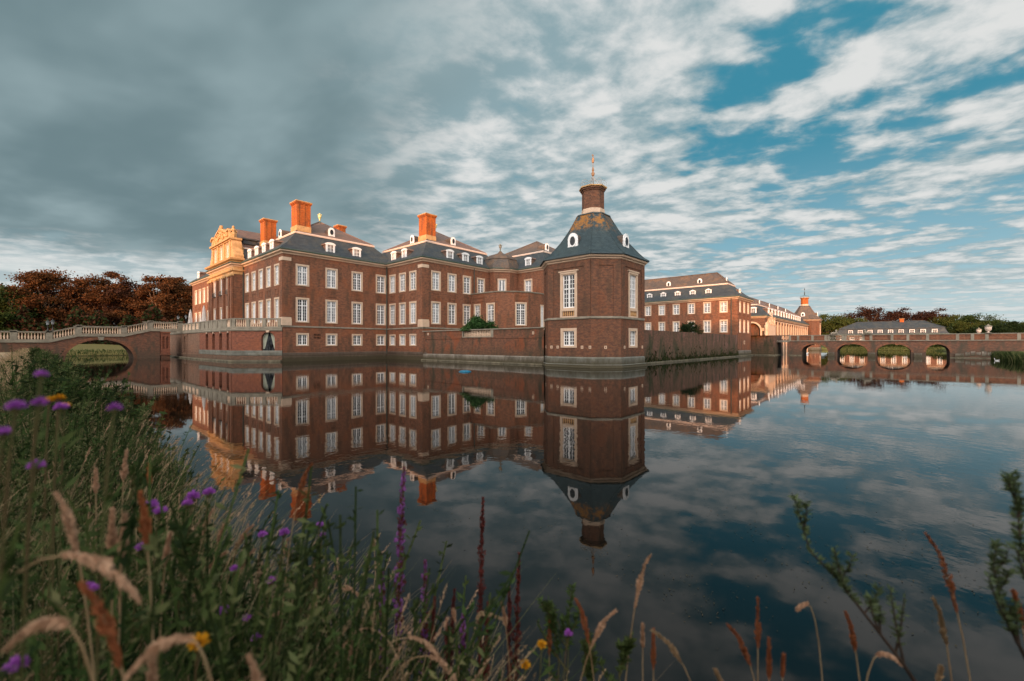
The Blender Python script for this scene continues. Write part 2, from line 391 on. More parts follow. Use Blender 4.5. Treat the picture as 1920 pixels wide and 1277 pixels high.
# ------------------------------------------------------------------ windows
_wc = {}
def window_proto(w, h, fr, cols, rows, transom, curt, plain_frame=False, key=None):
    """returns the three shared meshes: stone surround, white sash, glass; origin at bottom centre, local -Y outward"""
    k = (w, h, fr, cols, rows, transom, curt, key)
    if k in _wc: return _wc[k]
    a = MB((0, 0), (1, 0)); W2 = w / 2
    a.box(-W2, -W2 + fr, -.2, .045, 0, h); a.box(W2 - fr, W2, -.2, .045, 0, h)
    a.box(-W2 + fr, W2 - fr, -.2, .042, h - fr, h); a.box(-W2 + fr, W2 - fr, -.2, .06, 0, fr * .6)
    s = MB((0, 0), (1, 0)); iw, z0, z1 = W2 - fr, fr * .6, h - fr; t = .075
    s.box(-iw, -iw + t, -.17, -.09, z0, z1); s.box(iw - t, iw, -.17, -.09, z0, z1)
    s.box(-iw + t, iw - t, -.17, -.092, z1 - t, z1); s.box(-iw + t, iw - t, -.17, -.092, z0, z0 + t * 1.5)
    s.box(-.07, .07, -.17, -.08, z0 + t * 1.5, z1 - t)
    zt = None
    if transom: zt = z0 + (z1 - z0) * transom; s.box(-iw + t, iw - t, -.168, -.075, zt - .06, zt + .06)
    segs = [(z0 + t * 1.5, (zt - .06) if zt else z1 - t, rows[0])] + ([(zt + .06, z1 - t, rows[1])] if zt else [])
    for sg in (-1, 1):
        e0, e1 = (.07, iw - t) if sg > 0 else (-iw + t, -.07)
        for c in range(1, cols):
            x = e0 + (e1 - e0) * c / cols; s.box(x - .022, x + .022, -.16, -.11, z0 + t * 1.5, z1 - t)
        s.box(e0, e0 + .03, -.158, -.105, z0, z1); s.box(e1 - .03, e1, -.158, -.105, z0, z1)
        for (c, d, n) in segs:
            for r in range(1, n):
                z = c + (d - c) * r / n; s.box(e0, e1, -.157, -.112, z - .02, z + .02)
    g = MB((0, 0), (1, 0)); g.poly([(-iw, -.15, z0), (iw, -.15, z0), (iw, -.15, z1), (-iw, -.15, z1)])
    r = (a.mesh('surround', M['stone']), s.mesh('sash', M['white']), g.mesh('pane', M['glass_c' if curt else 'glass']))
    _wc[k] = r; return r
def put_window(root, p, udir, u, z, spec, curt=None):
    """u along the wall from p"""
    w, h, fr, cols, rows, tr = spec
    if curt is None: curt = random.random() < .38
    ms = window_proto(w, h, fr, cols, rows, tr, curt)
    l = math.hypot(*udir); ux, uy = udir[0] / l, udir[1] / l
    o = bpy.data.objects.new('window', ms[0]); COL.objects.link(o); o.parent = root
    o.location = (p[0] + ux * u - root.location.x, p[1] + uy * u - root.location.y, z - root.location.z)
    o.rotation_euler = (0, 0, math.atan2(uy, ux))
    for nm, me in (('sash', ms[1]), ('pane', ms[2])):
        c = bpy.data.objects.new(nm, me); COL.objects.link(c); c.parent = o
    return o
W_UP = (1.8, 2.95, .24, 2, (4, 2), .68); W_LO = (1.8, 3.4, .24, 2, (5, 2), .72); W_CE = (1.7, 1.78, .22, 2, (3,), None)
def hole(u, z, spec): return (u - spec[0] / 2 + .06, u + spec[0] / 2 - .06, z + .05, z + spec[1] - .06)

# ------------------------------------------------------------------ roofs
def ring_roof(rect, prof, mb):
    """prof: (inset,z) from eave up; rect x0,x1,y0,y1"""
    x0, x1, y0, y1 = rect; lim = min(x1 - x0, y1 - y0) / 2
    rg = [[(x0 + min(i, lim), y0 + min(i, lim), z), (x1 - min(i, lim), y0 + min(i, lim), z), (x1 - min(i, lim), y1 - min(i, lim), z), (x0 + min(i, lim), y1 - min(i, lim), z)] for i, z in prof]
    for a, b in zip(rg, rg[1:]):
        for k in range(4): mb.poly([a[k], a[(k + 1) % 4], b[(k + 1) % 4], b[k]], True)
    return mb
def rect_poly(x0, x1, y0, y1): return [(x0, y0), (x1, y0), (x1, y1), (x0, y1)]
def mansard(root, rect, ze, s, zb, zr, up='slate_b', lowm='slate', bandm='band'):
    lo = MB(); d = zb - ze
    ring_roof(rect, [(-.55, ze), (-.1, ze + .16 * d), (s * .3, ze + .38 * d), (s * .62, ze + .66 * d), (s, zb)], lo)
    r = lo.build('roof', M[lowm], root)
    x0, x1, y0, y1 = rect; b = MB()
    sweep(b, rect_poly(x0 + s, x1 - s, y0 + s, y1 - s), [(-.02, zb - .04), (.12, zb - .04), (.16, zb + .14), (.1, zb + .24), (-.25, zb + .28)])
    b.build('roof_band', M[bandm], r)
    u = MB(); lim = min(x1 - x0, y1 - y0) / 2
    ring_roof(rect, [(s - .05, zb + .235), (lim, zr)], u); u.build('upper_roof', M[up], r)
    # ridge and hip tiles
    h = MB()
    ins = lim; c0 = (x0 + ins, y0 + ins, zr + .03)
    pts = [(x0 + s, y0 + s), (x1 - s, y0 + s), (x1 - s, y1 - s), (x0 + s, y1 - s)]
    tops = [(x0 + ins, y0 + ins), (x1 - ins, y0 + ins), (x1 - ins, y1 - ins), (x0 + ins, y1 - ins)]
    for a, c in zip(pts, tops): h.tube([(a[0], a[1], zb + .27), (c[0], c[1], zr + .03)], .09, 5)
    if abs((x1 - x0) - (y1 - y0)) > .2: h.tube([(*tops[0], zr + .05), (*tops[2], zr + .05)], .1, 5)
    h.build('ridge_tiles', M[up], r)
    return r
def dormer(root, p, udir, u, z, w=1.25, h=1.9, inset=.25, depth=2.2, rows=3, kind='arch'):
    """white dormer front standing on the lower slope"""
    fr = MB(p, udir); n = -inset; W2 = w / 2; k = 10
    def arc(r0, zb, rz): return [(u + r0 * cos(pi * i / k), zb + rz * sin(pi * i / k)) for i in range(k + 1)]
    if kind == 'arch':
        zs = z + h - .32
        # the white front as a ring of blocks around the opening
        iw, i0, i1 = W2 - .27, z + .3, zs + .02
        fr.prism([(u - W2 - .22, z), (u + W2 + .22, z), (u + W2, z + .55), (u + W2, i0 + .5), (u + iw, i0 + .5), (u + iw, i0), (u - iw, i0), (u - iw, i0 + .5), (u - W2, i0 + .5), (u - W2, z + .55)], n - .12, n)
        fr.prism([(u - W2, i0 + .5), (u - iw, i0 + .5), (u - iw, i1), (u - W2, i1)], n - .12, n); fr.prism([(u + iw, i0 + .5), (u + W2, i0 + .5), (u + W2, i1), (u + iw, i1)], n - .12, n)
        ar = arc(W2 + .12, zs, .32)
        fr.prism([(u - iw, i1 - .05), (u + iw, i1 - .05), (u + W2 + .12, i1 - .05)] + ar + [(u - W2 - .12, i1 - .05)], n - .13, n + .05)
    else:
        zs = z + h - .25; iw, i0, i1 = W2 - .2, z + .2, zs
        fr.box(u - W2, u + W2, n - .12, n, z, i0); fr.box(u - W2, u - iw, n - .12, n, i0, i1); fr.box(u + iw, u + W2, n - .12, n, i0, i1)
        fr.prism([(u - W2 - .15, zs), (u + W2 + .15, zs), (u, z + h + .05)], n - .13, n + .05)
    if kind == 'flat': fr.v = []; fr.f = []; iw, i0, i1 = W2 - .16, z + .16, z + h - .16; fr.box(u - W2, u + W2, n - .12, n, z, i0); fr.box(u - W2, u + W2, n - .12, n, i1, z + h); fr.box(u - W2, u - iw, n - .12, n, i0, i1); fr.box(u + iw, u + W2, n - .12, n, i0, i1)
    fr.box(u - .04, u + .04, n - .1, n - .03, i0, i1)
    for r in range(1, rows): zc = i0 + (i1 - i0) * r / rows; fr.box(u - iw, u + iw, n - .1, n - .04, zc - .02, zc + .02)
    for sg in (-1, 1): fr.box(u + sg * iw / 2 - .02, u + sg * iw / 2 + .02, n - .1, n - .045, i0, i1)
    bd = MB(p, udir)
    if kind == 'arch': pr = [(u - W2 + .02, z + .1), (u + W2 - .02, z + .1), (u + W2 - .02, zs)] + arc(W2 + .02, zs, .27)[1:-1] + [(u - W2 + .02, zs)]
    elif kind == 'flat': pr = [(u - W2 + .02, z + .1), (u + W2 - .02, z + .1), (u + W2 - .02, z + h), (u - W2 + .02, z + h)]
    else: pr = [(u - W2 + .02, z + .1), (u + W2 - .02, z + .1), (u + W2 - .02, zs), (u, z + h - .02), (u - W2 + .02, zs)]
    bd.prism(pr, n - depth, n - .13)
    o = bd.build('dormer', M['slate_b'], root)
    fr.build('dormer_front', M['white'], o)
    g = MB(p, udir); g.poly([(u - iw, n - .09, i0), (u + iw, n - .09, i0), (u + iw, n - .09, i1), (u - iw, n - .09, i1)]); g.build('pane', M['glass'], o)
    lid = MB(p, udir)
    if kind == 'flat': lid.prism([(u - W2 - .1, z + h), (u + W2 + .1, z + h), (u + W2 + .1, z + h + .1), (u - W2 - .1, z + h + .1)], n - depth, n + .05); lid.build('dormer_roof', M['slate'], o)
    if kind == 'arch': lid.prism([(u - W2 - .16, zs - .06), (u + W2 + .16, zs - .06)] + arc(W2 + .16, zs + .0, .36)[:], n - depth * .8, n - .131)
    if kind == 'arch': lid.build('dormer_roof', M['slate_b'], o)
    return o
def oculus(root, p, udir, u, z, w=1.1, h=1.5, inset=3.2, depth=1.8, mt='slate_o'):
    k = 12; n = -inset; W2 = w / 2; zc = z + h * .52; rx, rz = w * .25, h * .27
    bd = MB(p, udir)
    out = [(u - W2, z), (u + W2, z), (u + W2 * .92, z + h * .2), (u + W2 * .92, z + h * .62)] + [(u + W2 * .92 * cos(pi * i / k), z + h * .62 + h * .38 * sin(pi * i / k)) for i in range(1, k)] + [(u - W2 * .92, z + h * .62), (u - W2 * .92, z + h * .2)]
    bd.prism([(u + (a - u) * .93, z + (c - z) * .96) for a, c in out], n - depth, n - .1)
    o = bd.build('round_dormer', M[mt], root)
    f = MB(p, udir); f.prism(out, n - .1, n)
    ring = [(u + rx * cos(2 * pi * i / 16), zc + rz * sin(2 * pi * i / 16)) for i in range(16)]
    ring2 = [(u + rx * 1.35 * cos(2 * pi * i / 16), zc + rz * 1.3 * sin(2 * pi * i / 16)) for i in range(16)]
    for i in range(16):
        j = (i + 1) % 16; f.poly([(ring[i][0], n + .05, ring[i][1]), (ring[j][0], n + .05, ring[j][1]), (ring2[j][0], n + .05, ring2[j][1]), (ring2[i][0], n + .05, ring2[i][1])][::-1])
        f.poly([(ring2[i][0], n, ring2[i][1]), (ring2[j][0], n, ring2[j][1]), (ring2[j][0], n + .05, ring2[j][1]), (ring2[i][0], n + .05, ring2[i][1])])
    f.build('dormer_front', M['white'], o)
    g = MB(p, udir); g.poly([(a, n + .03, c) for a, c in ring]); g.build('pane', M['glass_d'], o); return o
def chimney(root, x0, x1, y0, y1, z0, zs, z1):
    b = MB(); b.frame((0, 0), (1, 0))
    def bx(m, e, a, c): m.poly([(x0 - e, y0 - e, a), (x1 + e, y0 - e, a), (x1 + e, y0 - e, c), (x0 - e, y0 - e, c)], True); m.poly([(x1 + e, y0 - e, a), (x1 + e, y1 + e, a), (x1 + e, y1 + e, c), (x1 + e, y0 - e, c)], True); m.poly([(x1 + e, y1 + e, a), (x0 - e, y1 + e, a), (x0 - e, y1 + e, c), (x1 + e, y1 + e, c)], True); m.poly([(x0 - e, y1 + e, a), (x0 - e, y0 - e, a), (x0 - e, y0 - e, c), (x0 - e, y1 + e, c)], True); m.poly([(x0 - e, y0 - e, c), (x1 + e, y0 - e, c), (x1 + e, y1 + e, c), (x0 - e, y1 + e, c)], True); m.poly([(x0 - e, y0 - e, a), (x0 - e, y1 + e, a), (x1 + e, y1 + e, a), (x1 + e, y0 - e, a)], True)
    bx(b, 0, zs, z1 - .45); bx(b, .08, z1 - .45, z1 - .3); bx(b, .16, z1 - .3, z1 - .12)
    # recessed vertical panel strips
    w = (x1 - x0)
    for a in (0, .5, 1):
        xx = x0 + (w - .3) * a; b.box(xx, xx + .3, -y0 - .0, -y0 + .05, zs, z1 - .45)
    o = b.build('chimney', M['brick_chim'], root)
    s = MB(); bx(s, .07, z0, zs); s.build('chimney_base', M['stone_gold'], o)
    c = MB(); bx(c, .2, z1 - .12, z1); c.build('chimney_cap', M['stone_gold'], o)
    return o
def finial(root, x, y, z, h=1.5, name='finial', m='gold'):
    f = MB(); f.smooth = True
    f.lathe((x, y, z - .4), [(.22, 0), (.2, .35), (.08, .5), (.07, .6)], 8); o = f.build('finial', M['copper'], root)
    g = MB(); g.smooth = True; k = h / 1.5
    g.lathe((x, y, z + .15), [(.05, 0), (.16 * k, .15 * k), (.09 * k, .3 * k), (.26 * k, .55 * k), (.3 * k, .8 * k), (.16 * k, 1.0 * k), (.2 * k, 1.15 * k), (.03, 1.3 * k)], 8)
    for a in range(4): g.sphere((x + .28 * k * cos(a * pi / 2 + .7), y + .28 * k * sin(a * pi / 2 + .7), z + .15 + 1. * k), .1 * k, 6)
    g.build('gilded_ornament', M[m], o); return o
CORN = [(.0, .0), (.10, .03), (.12, .16), (.24, .24), (.42, .30), (.46, .46), (.40, .50)]
def cornice(root, poly, z, closed=True, m='stone', name='cornice', prof=CORN, gutter=True):
    c = MB(); sweep(c, poly, [(d, z + h) for d, h in prof], closed); o = c.build(name, M[m], root)
    if gutter:
        t = z + prof[-1][1]; g = MB(); sweep(g, poly, [(.38, t - .02), (.52, t - .02), (.58, t + .06), (.56, t + .14), (.40, t + .14)], closed); g.build('gutter', M['copper'], o)
    return o
def belt(root, poly, z, h=.22, d=.08, closed=True, m='stone_g', name='string_course'):
    c = MB(); sweep(c, poly, [(0, z), (d, z + .03), (d, z + h - .05), (d * .6, z + h), (0, z + h)], closed); return c.build(name, M[m], root)
def panel(mb, p, udir, u, z, w=1.25, h=.85):
    """sunk brick panel frame between two windows, standing 6 cm proud"""
    mb.frame(p, udir); t = .12
    mb.box(u - w / 2, u + w / 2, -.02, .06, z + h - t, z + h); mb.box(u - w / 2, u + w / 2, -.02, .06, z, z + t)
    mb.box(u - w / 2, u - w / 2 + t, -.02, .055, z + t, z + h - t); mb.box(u + w / 2 - t, u + w / 2, -.02, .055, z + t, z + h - t)
def downpipe(root, x, y, z0, z1):
    m = MB(); m.tube([(x, y, z0), (x, y, z1)], .08, 7)
    for z in np.arange(z0 + 1, z1, 2.4): m.lathe((x, y, z), [(.11, 0), (.11, .08)], 7)
    return m.build('downpipe', M['pipe'], root)

#==================================================================== SETTING
X0, X1, Y0, Y1 = 1.15, 200., -12., 118.
def ground_z(x, y):
    x = np.asarray(x, float); y = np.asarray(y, float)
    sx = np.minimum(x - X0, X1 - x); sy = np.minimum(y - Y0, Y1 - y); s = -np.minimum(sx, sy)       # >0 on land
    s = np.where((sx < 0) & (sy < 0), np.hypot(sx, sy), s) + .10 * np.sin(y * .9 + 1) + .06 * np.sin(y * 2.3 + x)
    z = np.where(s < 0, np.maximum(-1.5, s * .9), 1.25 * (1 - np.exp(-np.maximum(s, 0) * 1.25)))
    far = np.maximum(0, s - 6); return z + np.minimum(1.1, far * .08) * (y > 60) + np.where(s > 0, .03 * np.sin(x * .7) * np.cos(y * .5), 0)
def axis(lo, hi, pts):
    r = set()
    for a, b, st in pts: r |= set(np.round(np.arange(a, b, st), 3))
    return np.array(sorted(r | {lo, hi}))
def build_ground():
    xs = axis(-1500, 2500, [(-1500, -60, 160), (-60, -6, 6), (-6, -2, 1.), (-2, 3, .125), (3, 12, 1.), (12, 196, 8), (196, 204, .5), (204, 260, 8), (260, 2500, 200)])
    ys = axis(-1500, 2500, [(-1500, -60, 160), (-60, -16, 6), (-16, -8, .5), (-8, 30, .4), (30, 114, 2.), (114, 124, .5), (124, 200, 8), (200, 2500, 200)])
    X, Y = np.meshgrid(xs, ys, indexing='ij'); Z = ground_z(X, Y)
    me = bpy.data.meshes.new('ground'); n, m = X.shape
    v = np.stack([X, Y, Z], -1).reshape(-1, 3)
    i = np.arange(n * m).reshape(n, m); f = np.stack([i[:-1, :-1], i[1:, :-1], i[1:, 1:], i[:-1, 1:]], -1).reshape(-1, 4)
    me.from_pydata(v.tolist(), [], f.tolist()); me.polygons.foreach_set('use_smooth', [True] * len(f))
    mt, N, b = mat('ground', .95, .1); uv, ob = uvv(N); x, y, z = N.sep(ob)
    a = N.noise(ob, .7, 6, .65); c = N.noise(ob, 7., 5, .7)
    col = N.mix(N.mr(a, .4, .62), (.075, .10, .030), (.15, .15, .06)); col = N.mix(N.mr(c, .45, .7, 0., .6), col, (.05, .05, .02))
    # trodden tan path along the top of the bank
    w = N.m('ADD', x, N.m('MULTIPLY', N.noise(ob, .5, 3, .5), .8))
    path = N.m('MULTIPLY', N.mr(w, -.6, -1.0), N.mr(w, -4.2, -3.6))
    col = N.mix(N.m('MULTIPLY', path, N.mr(y, 92., 88.)), col, N.mix(N.mr(c, .4, .65), (.36, .27, .17), (.25, .19, .12)))
    pt2 = N.m('MULTIPLY', N.mr(y, -14.6, -15.4), N.mr(y, -20., -18.)); col = N.mix(pt2, col, (.40, .26, .15))
    col = N.mix(N.mr(y, 112., 117.), col, N.mix(N.mr(c, .4, .65), (.17, .135, .055), (.085, .095, .032)))
    col = N.mix(N.mr(z, .30, -.05), col, (.03, .028, .012))
    N.put(col, b.inputs['Base Color']); bump(N, b, c, .6, .08)
    me.materials.append(mt); o = bpy.data.objects.new('ground', me); COL.objects.link(o); tag(o, kind='structure')
build_ground()
def build_water():
    me = bpy.data.meshes.new('water'); me.from_pydata([(-4, -16, 0), (204, -16, 0), (204, 122, 0), (-4, 122, 0)], [], [(0, 1, 2, 3)])
    mt, N, b = mat('water', .0, .5); uv, ob = uvv(N)
    b.inputs['Base Color'].default_value = (.004, .0045, .0035, 1); b.inputs['IOR'].default_value = 1.31; b.inputs['Roughness'].default_value = .022
    x, y, z = N.sep(ob)
    cx = N.m('ADD', N.m('MULTIPLY', x, .7455), N.m('MULTIPLY', y, .6665)); cy = N.m('SUBTRACT', N.m('MULTIPLY', x, .6665), N.m('MULTIPLY', y, .7455))
    a = N.noise(ob, 3.2, 3, .5); big = N.noise(N.comb(N.m('MULTIPLY', x, 1.), N.m('MULTIPLY', y, 1.)), .12, 4, .55)
    hgt = N.m('MULTIPLY', a, N.mr(big, .42, .62, .12, 1.))
    bump(N, b, hgt, .055, .05)
    me.materials.append(mt); o = bpy.data.objects.new('water', me); COL.objects.link(o); tag(o, kind='structure')
build_water()
g = MB()
for (a, b, c, d) in ((37.9, 102.5, 22.4, 60), (98, 196, 23.2, 60)): pass
sweep(g, [(37.9, 22.4), (195, 23.4), (195, 60), (37.9, 60)], [(0, 3.6), (0, 3.9)]); g.poly([(37.9, 22.4, 3.9), (195, 23.4, 3.9), (195, 60, 3.9), (37.9, 60, 3.9)], True)
tag(g.build('courtyard', M['gravel']), kind='structure')
g = MB(); g.poly([(17.4, 65.4, 4.42), (22, 60.6, 4.42), (22, 125, 4.42), (17.2, 125, 4.42)], True)
tag(g.build('terrace_paving', M['gravel']), kind='structure')

#==================================================================== MAIN PALACE
PAL = thing('palace', 'large red brick palace with mansard roofs, tall chimneys and a golden gabled centre', 'palace', loc=(30, 75, 0))
class Loc:
    pass
def reroot(root):
    """children built in world coordinates: cancel the root's location"""
    root['_w'] = 1
def fix(root):
    for c in root.children:
        if c.name.split('.')[0] != 'window': c.location = (c.location.x - root.location.x, c.location.y - root.location.y, c.location.z - root.location.z)
XA, YA = 21.9, 60.3
PP = [(XA, 108.9), (XA, 89.4), (20.5, 89.4), (20.5, 76.2), (XA, 76.2), (XA, YA), (37.5, YA), (37.5, 50.9), (51.1, 50.9), (51.1, 49.75), (53.3, 48.1), (55.2, 48.1), (55.2, 42), (73, 42), (73, 108.9)]
ZE = 14.4
def palace():
    E = edges(PP); holes = {i: [] for i in range(len(E))}; wins = []
    def add(i, u, z, spec, curt=None): holes[i].append(hole(u, z, spec)); wins.append((i, u, z, spec, curt))
    for y in (105.9, 102.8, 99.7, 96.6, 93.4): add(0, 108.9 - y, 10.3, W_UP); add(0, 108.9 - y, 5.3, W_LO)
    wr = (1.5, 2.9, .16, 2, (4, 2), .68); wr2 = (1.5, 3.2, .16, 2, (5, 2), .72)
    for y in (86.3, 82.5, 78.8): add(2, 89.4 - y, 10.3, wr); add(2, 89.4 - y, 5.2, wr2)
    for y in (62.4, 65.45, 68.5, 71.5, 74.5): add(4, 76.2 - y, 10.3, W_UP); add(4, 76.2 - y, 5.3, W_LO)
    for k, x in enumerate((24.42, 28.47, 32.4, 36.4)):
        add(5, x - XA, 10.3, W_UP, k < 2); add(5, x - XA, 5.3, W_LO, k == 1); add(5, x - XA, 2.08, W_CE, False)
    for y in (58.75, 56.0, 53.3): add(6, YA - y, 10.3, W_UP); add(6, YA - y, 5.3, W_LO); add(6, YA - y, 2.08, W_CE)
    for k, x in enumerate((39.9, 43., 46.1, 49.2)):
        add(7, x - 37.5, 10.3, W_UP, k < 2)
        if k < 3: add(7, x - 37.5, 5.3, W_LO, k == 0)
    add(9, 1.375, 11.0, (1.5, 2.3, .2, 1, (1,), None), True)
    add(11, 48.1 - 45.7, 10.3, W_UP)
    w = MB()
    for i, (p, q) in enumerate(E): wall_face(w, p, q, -.6, ZE + .1, holes[i])
    w.poly([(x, y, ZE + .1) for x, y in PP], True)
    pn = w
    for i, u, z, spec, c in wins:
        if spec is W_UP and i in (0, 4, 5, 6, 7): panel(pn, E[i][0], (E[i][1][0] - E[i][0][0], E[i][1][1] - E[i][0][1]), u, 9.1)
    # corner pilasters of brick
    for (p, u, a, b) in (((XA, YA), (1, 0), 0.0, .9), ((XA, 76.2), (0, -1), 15.0, 15.9), ((37.5, 50.9), (1, 0), 0, .9), ((37.5, YA), (0, -1), 8.5, 9.4), ((55.2, 48.1), (0, -1), 5.3, 6.1)):
        w.frame(p, u); w.box(a, b, -.05, .1, 5.9, 13.5)
    # risalit giant pilasters
    w.frame((20.5, 89.4), (0, -1))
    for u in (.1, 1.35, 4.5, 8.2, 11.2, 12.45): w.box(u, u + .75, -.05, .28, 4.7, 13.2)
    w.build('wall', M['brick'], PAL)
    st = MB()
    for (p, u, a, b) in (((XA, YA), (1, 0), -.12, 1.02), ((XA, 76.2), (0, -1), 14.9, 16.02), ((37.5, 50.9), (1, 0), -.12, 1.02), ((37.5, YA), (0, -1), 8.4, 9.52)):
        st = MB(p, u); st.box(a, b, -.02, .14, 13.5, 13.95); st.build('capital', M['stone'], PAL); st = MB(p, u)
        st.box(a - .02, b + .05, -.02, .16, 4.85, 5.75); st.box(a, b, -.02, .13, 5.75, 5.95); st.build('pilaster_base', M['stone'], PAL)
    for i, u, z, spec, c in wins: put_window(PAL, E[i][0], (E[i][1][0] - E[i][0][0], E[i][1][1] - E[i][0][1]), u, z, spec, c)
    cornice(PAL, PP, ZE, m='stone')
    belt(PAL, [(XA, 76.2), (XA, YA), (37.5, YA), (37.5, 50.9), (47.3, 50.9)], 4.6, closed=False)
    pl = MB(); sweep(pl, [(XA, 61.2), (XA, YA), (37.5, YA), (37.5, 50.0)], [(.04, -.6), (.04, .62), (0, .7)], False)
    sweep(pl, [(XA, 61.2), (XA, YA), (37.5, YA), (37.5, 50.0)], [(.0, .72), (.035, .74), (.035, 1.15), (0, 1.2)], False)
    pl.build('plinth', M['plinth_b'], PAL)
    for x, y in ((37.36, 60.16), (XA - .1, 76.05), (47.6, 50.78)): downpipe(PAL, x, y, .8 if x > 37 and x < 38 else 5, ZE + .3)
    # air grating between two cellar windows
    gr = MB((XA, YA), (1, 0))
    for k in range(5):
        gr.box(4.05 + k * .2, 4.16 + k * .2, -.05, .02, 3.1, 3.4); gr.box(4.05 + k * .2, 4.16 + k * .2, -.05, .02, 3.5, 3.8)
    gr.build('vent_grating', M['dark'], PAL)
    # ---- risalit entablature, gable and pediment
    poly = [(XA, 89.4), (20.5, 89.4), (20.5, 76.2), (XA, 76.2)]
    en = MB(); sweep(en, poly, [(.06, 13.2), (.1, 13.25), (.1, 13.6), (.3, 13.75), (.32, 13.95), (.05, 14.0), (.05, 15.0), (.2, 15.1), (.3, 15.25), (.62, 15.4), (.7, 15.65), (.6, 15.72), (-.6, 15.72)], False)
    en.frame((20.5, 89.4), (0, -1))
    for k in range(28): en.box(.1 + k * .475, .28 + k * .475, .0, .34, 15.02, 15.22)
    for u in (.1, 1.35, 4.5, 8.2, 11.2, 12.45):
        en.box(u - .1, u + .85, -.05, .38, 12.95, 13.25); 
        for s_ in (0, .6): en.lathe((20.5 - .36, 89.4 - u - s_ - .07, 12.98), [(.1, -.14), (.16, 0), (.1, .16)], 6)
    en.build('entablature', M['stone_gold'], PAL)
    hs = []
    gb = MB(); p, q = (20.6, 88.2), (20.6, 77.6)
    wn = (1.15, 2.35, .14, 2, (3, 1), .7)
    for u in (1.9, 5.3, 8.7): hs.append(hole(u, 16.1, wn))
    wall_face(gb, p, q, 15.7, 19.0, hs)
    gb.frame(p, (0, -1)); gb.box(0, 10.6, -1.2, -.31, 15.7, 19.0)
    for u in (0.05, 3.2, 6.6, 9.8): gb.box(u, u + .75, -.02, .16, 15.72, 18.6)
    for u in (1.9, 5.3, 8.7): gb.box(u - .8, u + .8, -.02, .09, 18.42, 18.55)
    gb.box(-.15, 10.75, -1.3, .2, 18.62, 18.85); gb.box(-.35, 10.95, -1.4, .42, 18.85, 19.15)
    # curved pediment
    k = 18; pts = []
    for i in range(k + 1):
        t = i / k; uu = -.1 + 10.8 * t; d = abs(t - .5) * 2
        zz = 19.15 + (2.25 * (1 - d) ** .75 if d < .62 else .95 + .45 * sin((1 - d) / .38 * pi))
        pts.append((uu, zz))
    gb.prism([(-.1, 19.15), (10.7, 19.15)] + pts[::-1], -.7, .12)
    gb.prism([(u, z + .12) if 0 < i < k else (u, z) for i, (u, z) in enumerate(pts)] + [(u, z - .22) for u, z in pts[::-1]], -.5, .36) if False else None
    for (a, b), (c, d) in zip(pts, pts[1:]): gb.prism([(a, b - .16), (c, d - .16), (c, d + .12), (a, b + .12)], -.75, .34)
    rnd = random.Random(3)
    for i in range(90):      # carved relief filling the tympanum and its crest
        t = rnd.uniform(.12, .88); d = abs(t - .5) * 2; top = 1.9 * (1 - d) ** .8
        gb.sphere(gb.p(-.1 + 10.8 * t, .16, 19.35 + rnd.random() * top), rnd.uniform(.1, .24), 6)
    for i in range(10): gb.sphere(gb.p(5.3 + rnd.uniform(-.7, .7), .1, 21.0 + rnd.random() * .7), rnd.uniform(.16, .32), 6)
    for u in (.1, 10.5):     # figures on the ends
        x_, y_, z_ = gb.p(u, -.3, 19.15); gb.lathe((x_, y_, z_), [(.35, 0), (.42, .5), (.3, .9), (.38, 1.2), (.2, 1.45), (.22, 1.7), (.05, 1.9)], 8)
    # side volutes, seen in profile from the side
    gb2 = [(0, 15.72), (1.5, 15.72), (1.55, 16.2), (1.2, 16.6), (1.0, 17.0), (.55, 17.5), (.5, 18.2), (.25, 18.62), (0, 18.62)]
    gb.prism([(10.6 + a, z) for a, z in gb2], -1.3, .05); gb.prism([(-a, z) for a, z in gb2[::-1]], -1.3, .05)
    for i in range(34): gb.sphere(gb.p(10.62 + rnd.random() * .12, rnd.uniform(-1.9, -.2), rnd.uniform(15.9, 18.4)), rnd.uniform(.1, .2), 6)
    # side profile scroll running back to the roof
    gb.frame((20.6, 77.5), (1, 0)); gb.prism([(.2, 15.72), (2.6, 15.72), (2.4, 16.3), (1.7, 16.9), (1.5, 18.0), (1.2, 18.6), (.2, 18.6)], -.35, .14)
    gb.build('gable', M['stone_gold'], PAL)
    for u in (1.9, 5.3, 8.7): put_window(PAL, p, (0, -1), u, 16.1, wn)
    # balcony grilles at the risalit windows
    bg_ = MB((20.5, 89.4), (0, -1))
    for y in (86.3, 82.5, 78.8):
        u = 89.4 - y
        for k_ in range(6): bg_.box(u - .7 + k_ * .27, u - .68 + k_ * .27, .22, .25, 10.35, 10.95)
        bg_.box(u - .72, u + .72, .22, .26, 10.95, 10.99); bg_.box(u - .72, u + .72, .05, .26, 10.3, 10.34)
    bg_.build('window_grille', M['iron'], PAL)
    # ---- roofs
    R1 = (XA, 39.2, YA, 77.3); R2 = (37.5, 55.6, 50.9, 68.4); R3 = (55.2, 72.8, 42, 59.6); RL = (XA, 39.2, 88.4, 108.9); RC = (XA + .6, 60, 76., 90.)
    for r, up in ((R1, 'slate_b'), (R2, 'slate_b'), (R3, 'slate_o'), (RL, 'slate_b')): mansard(PAL, r, 14.95, 2.6, 18.05, 21.9, up)
    def cross(mb, prof, x0, x1):
        for (a, z), (b_, w_) in zip(prof, prof[1:]): mb.poly([(x0, b_, w_), (x1, b_, w_), (x1, a, z), (x0, a, z)][::-1], True)
    rl_ = MB(); cross(rl_, [(75.6, 14.95), (76.2, 15.5), (77.1, 16.6), (77.9, 17.7)], 21.5, 60); cross(rl_, [(88.1, 17.7), (88.9, 16.6), (89.8, 15.5), (90.4, 14.95)], 21.5, 60)
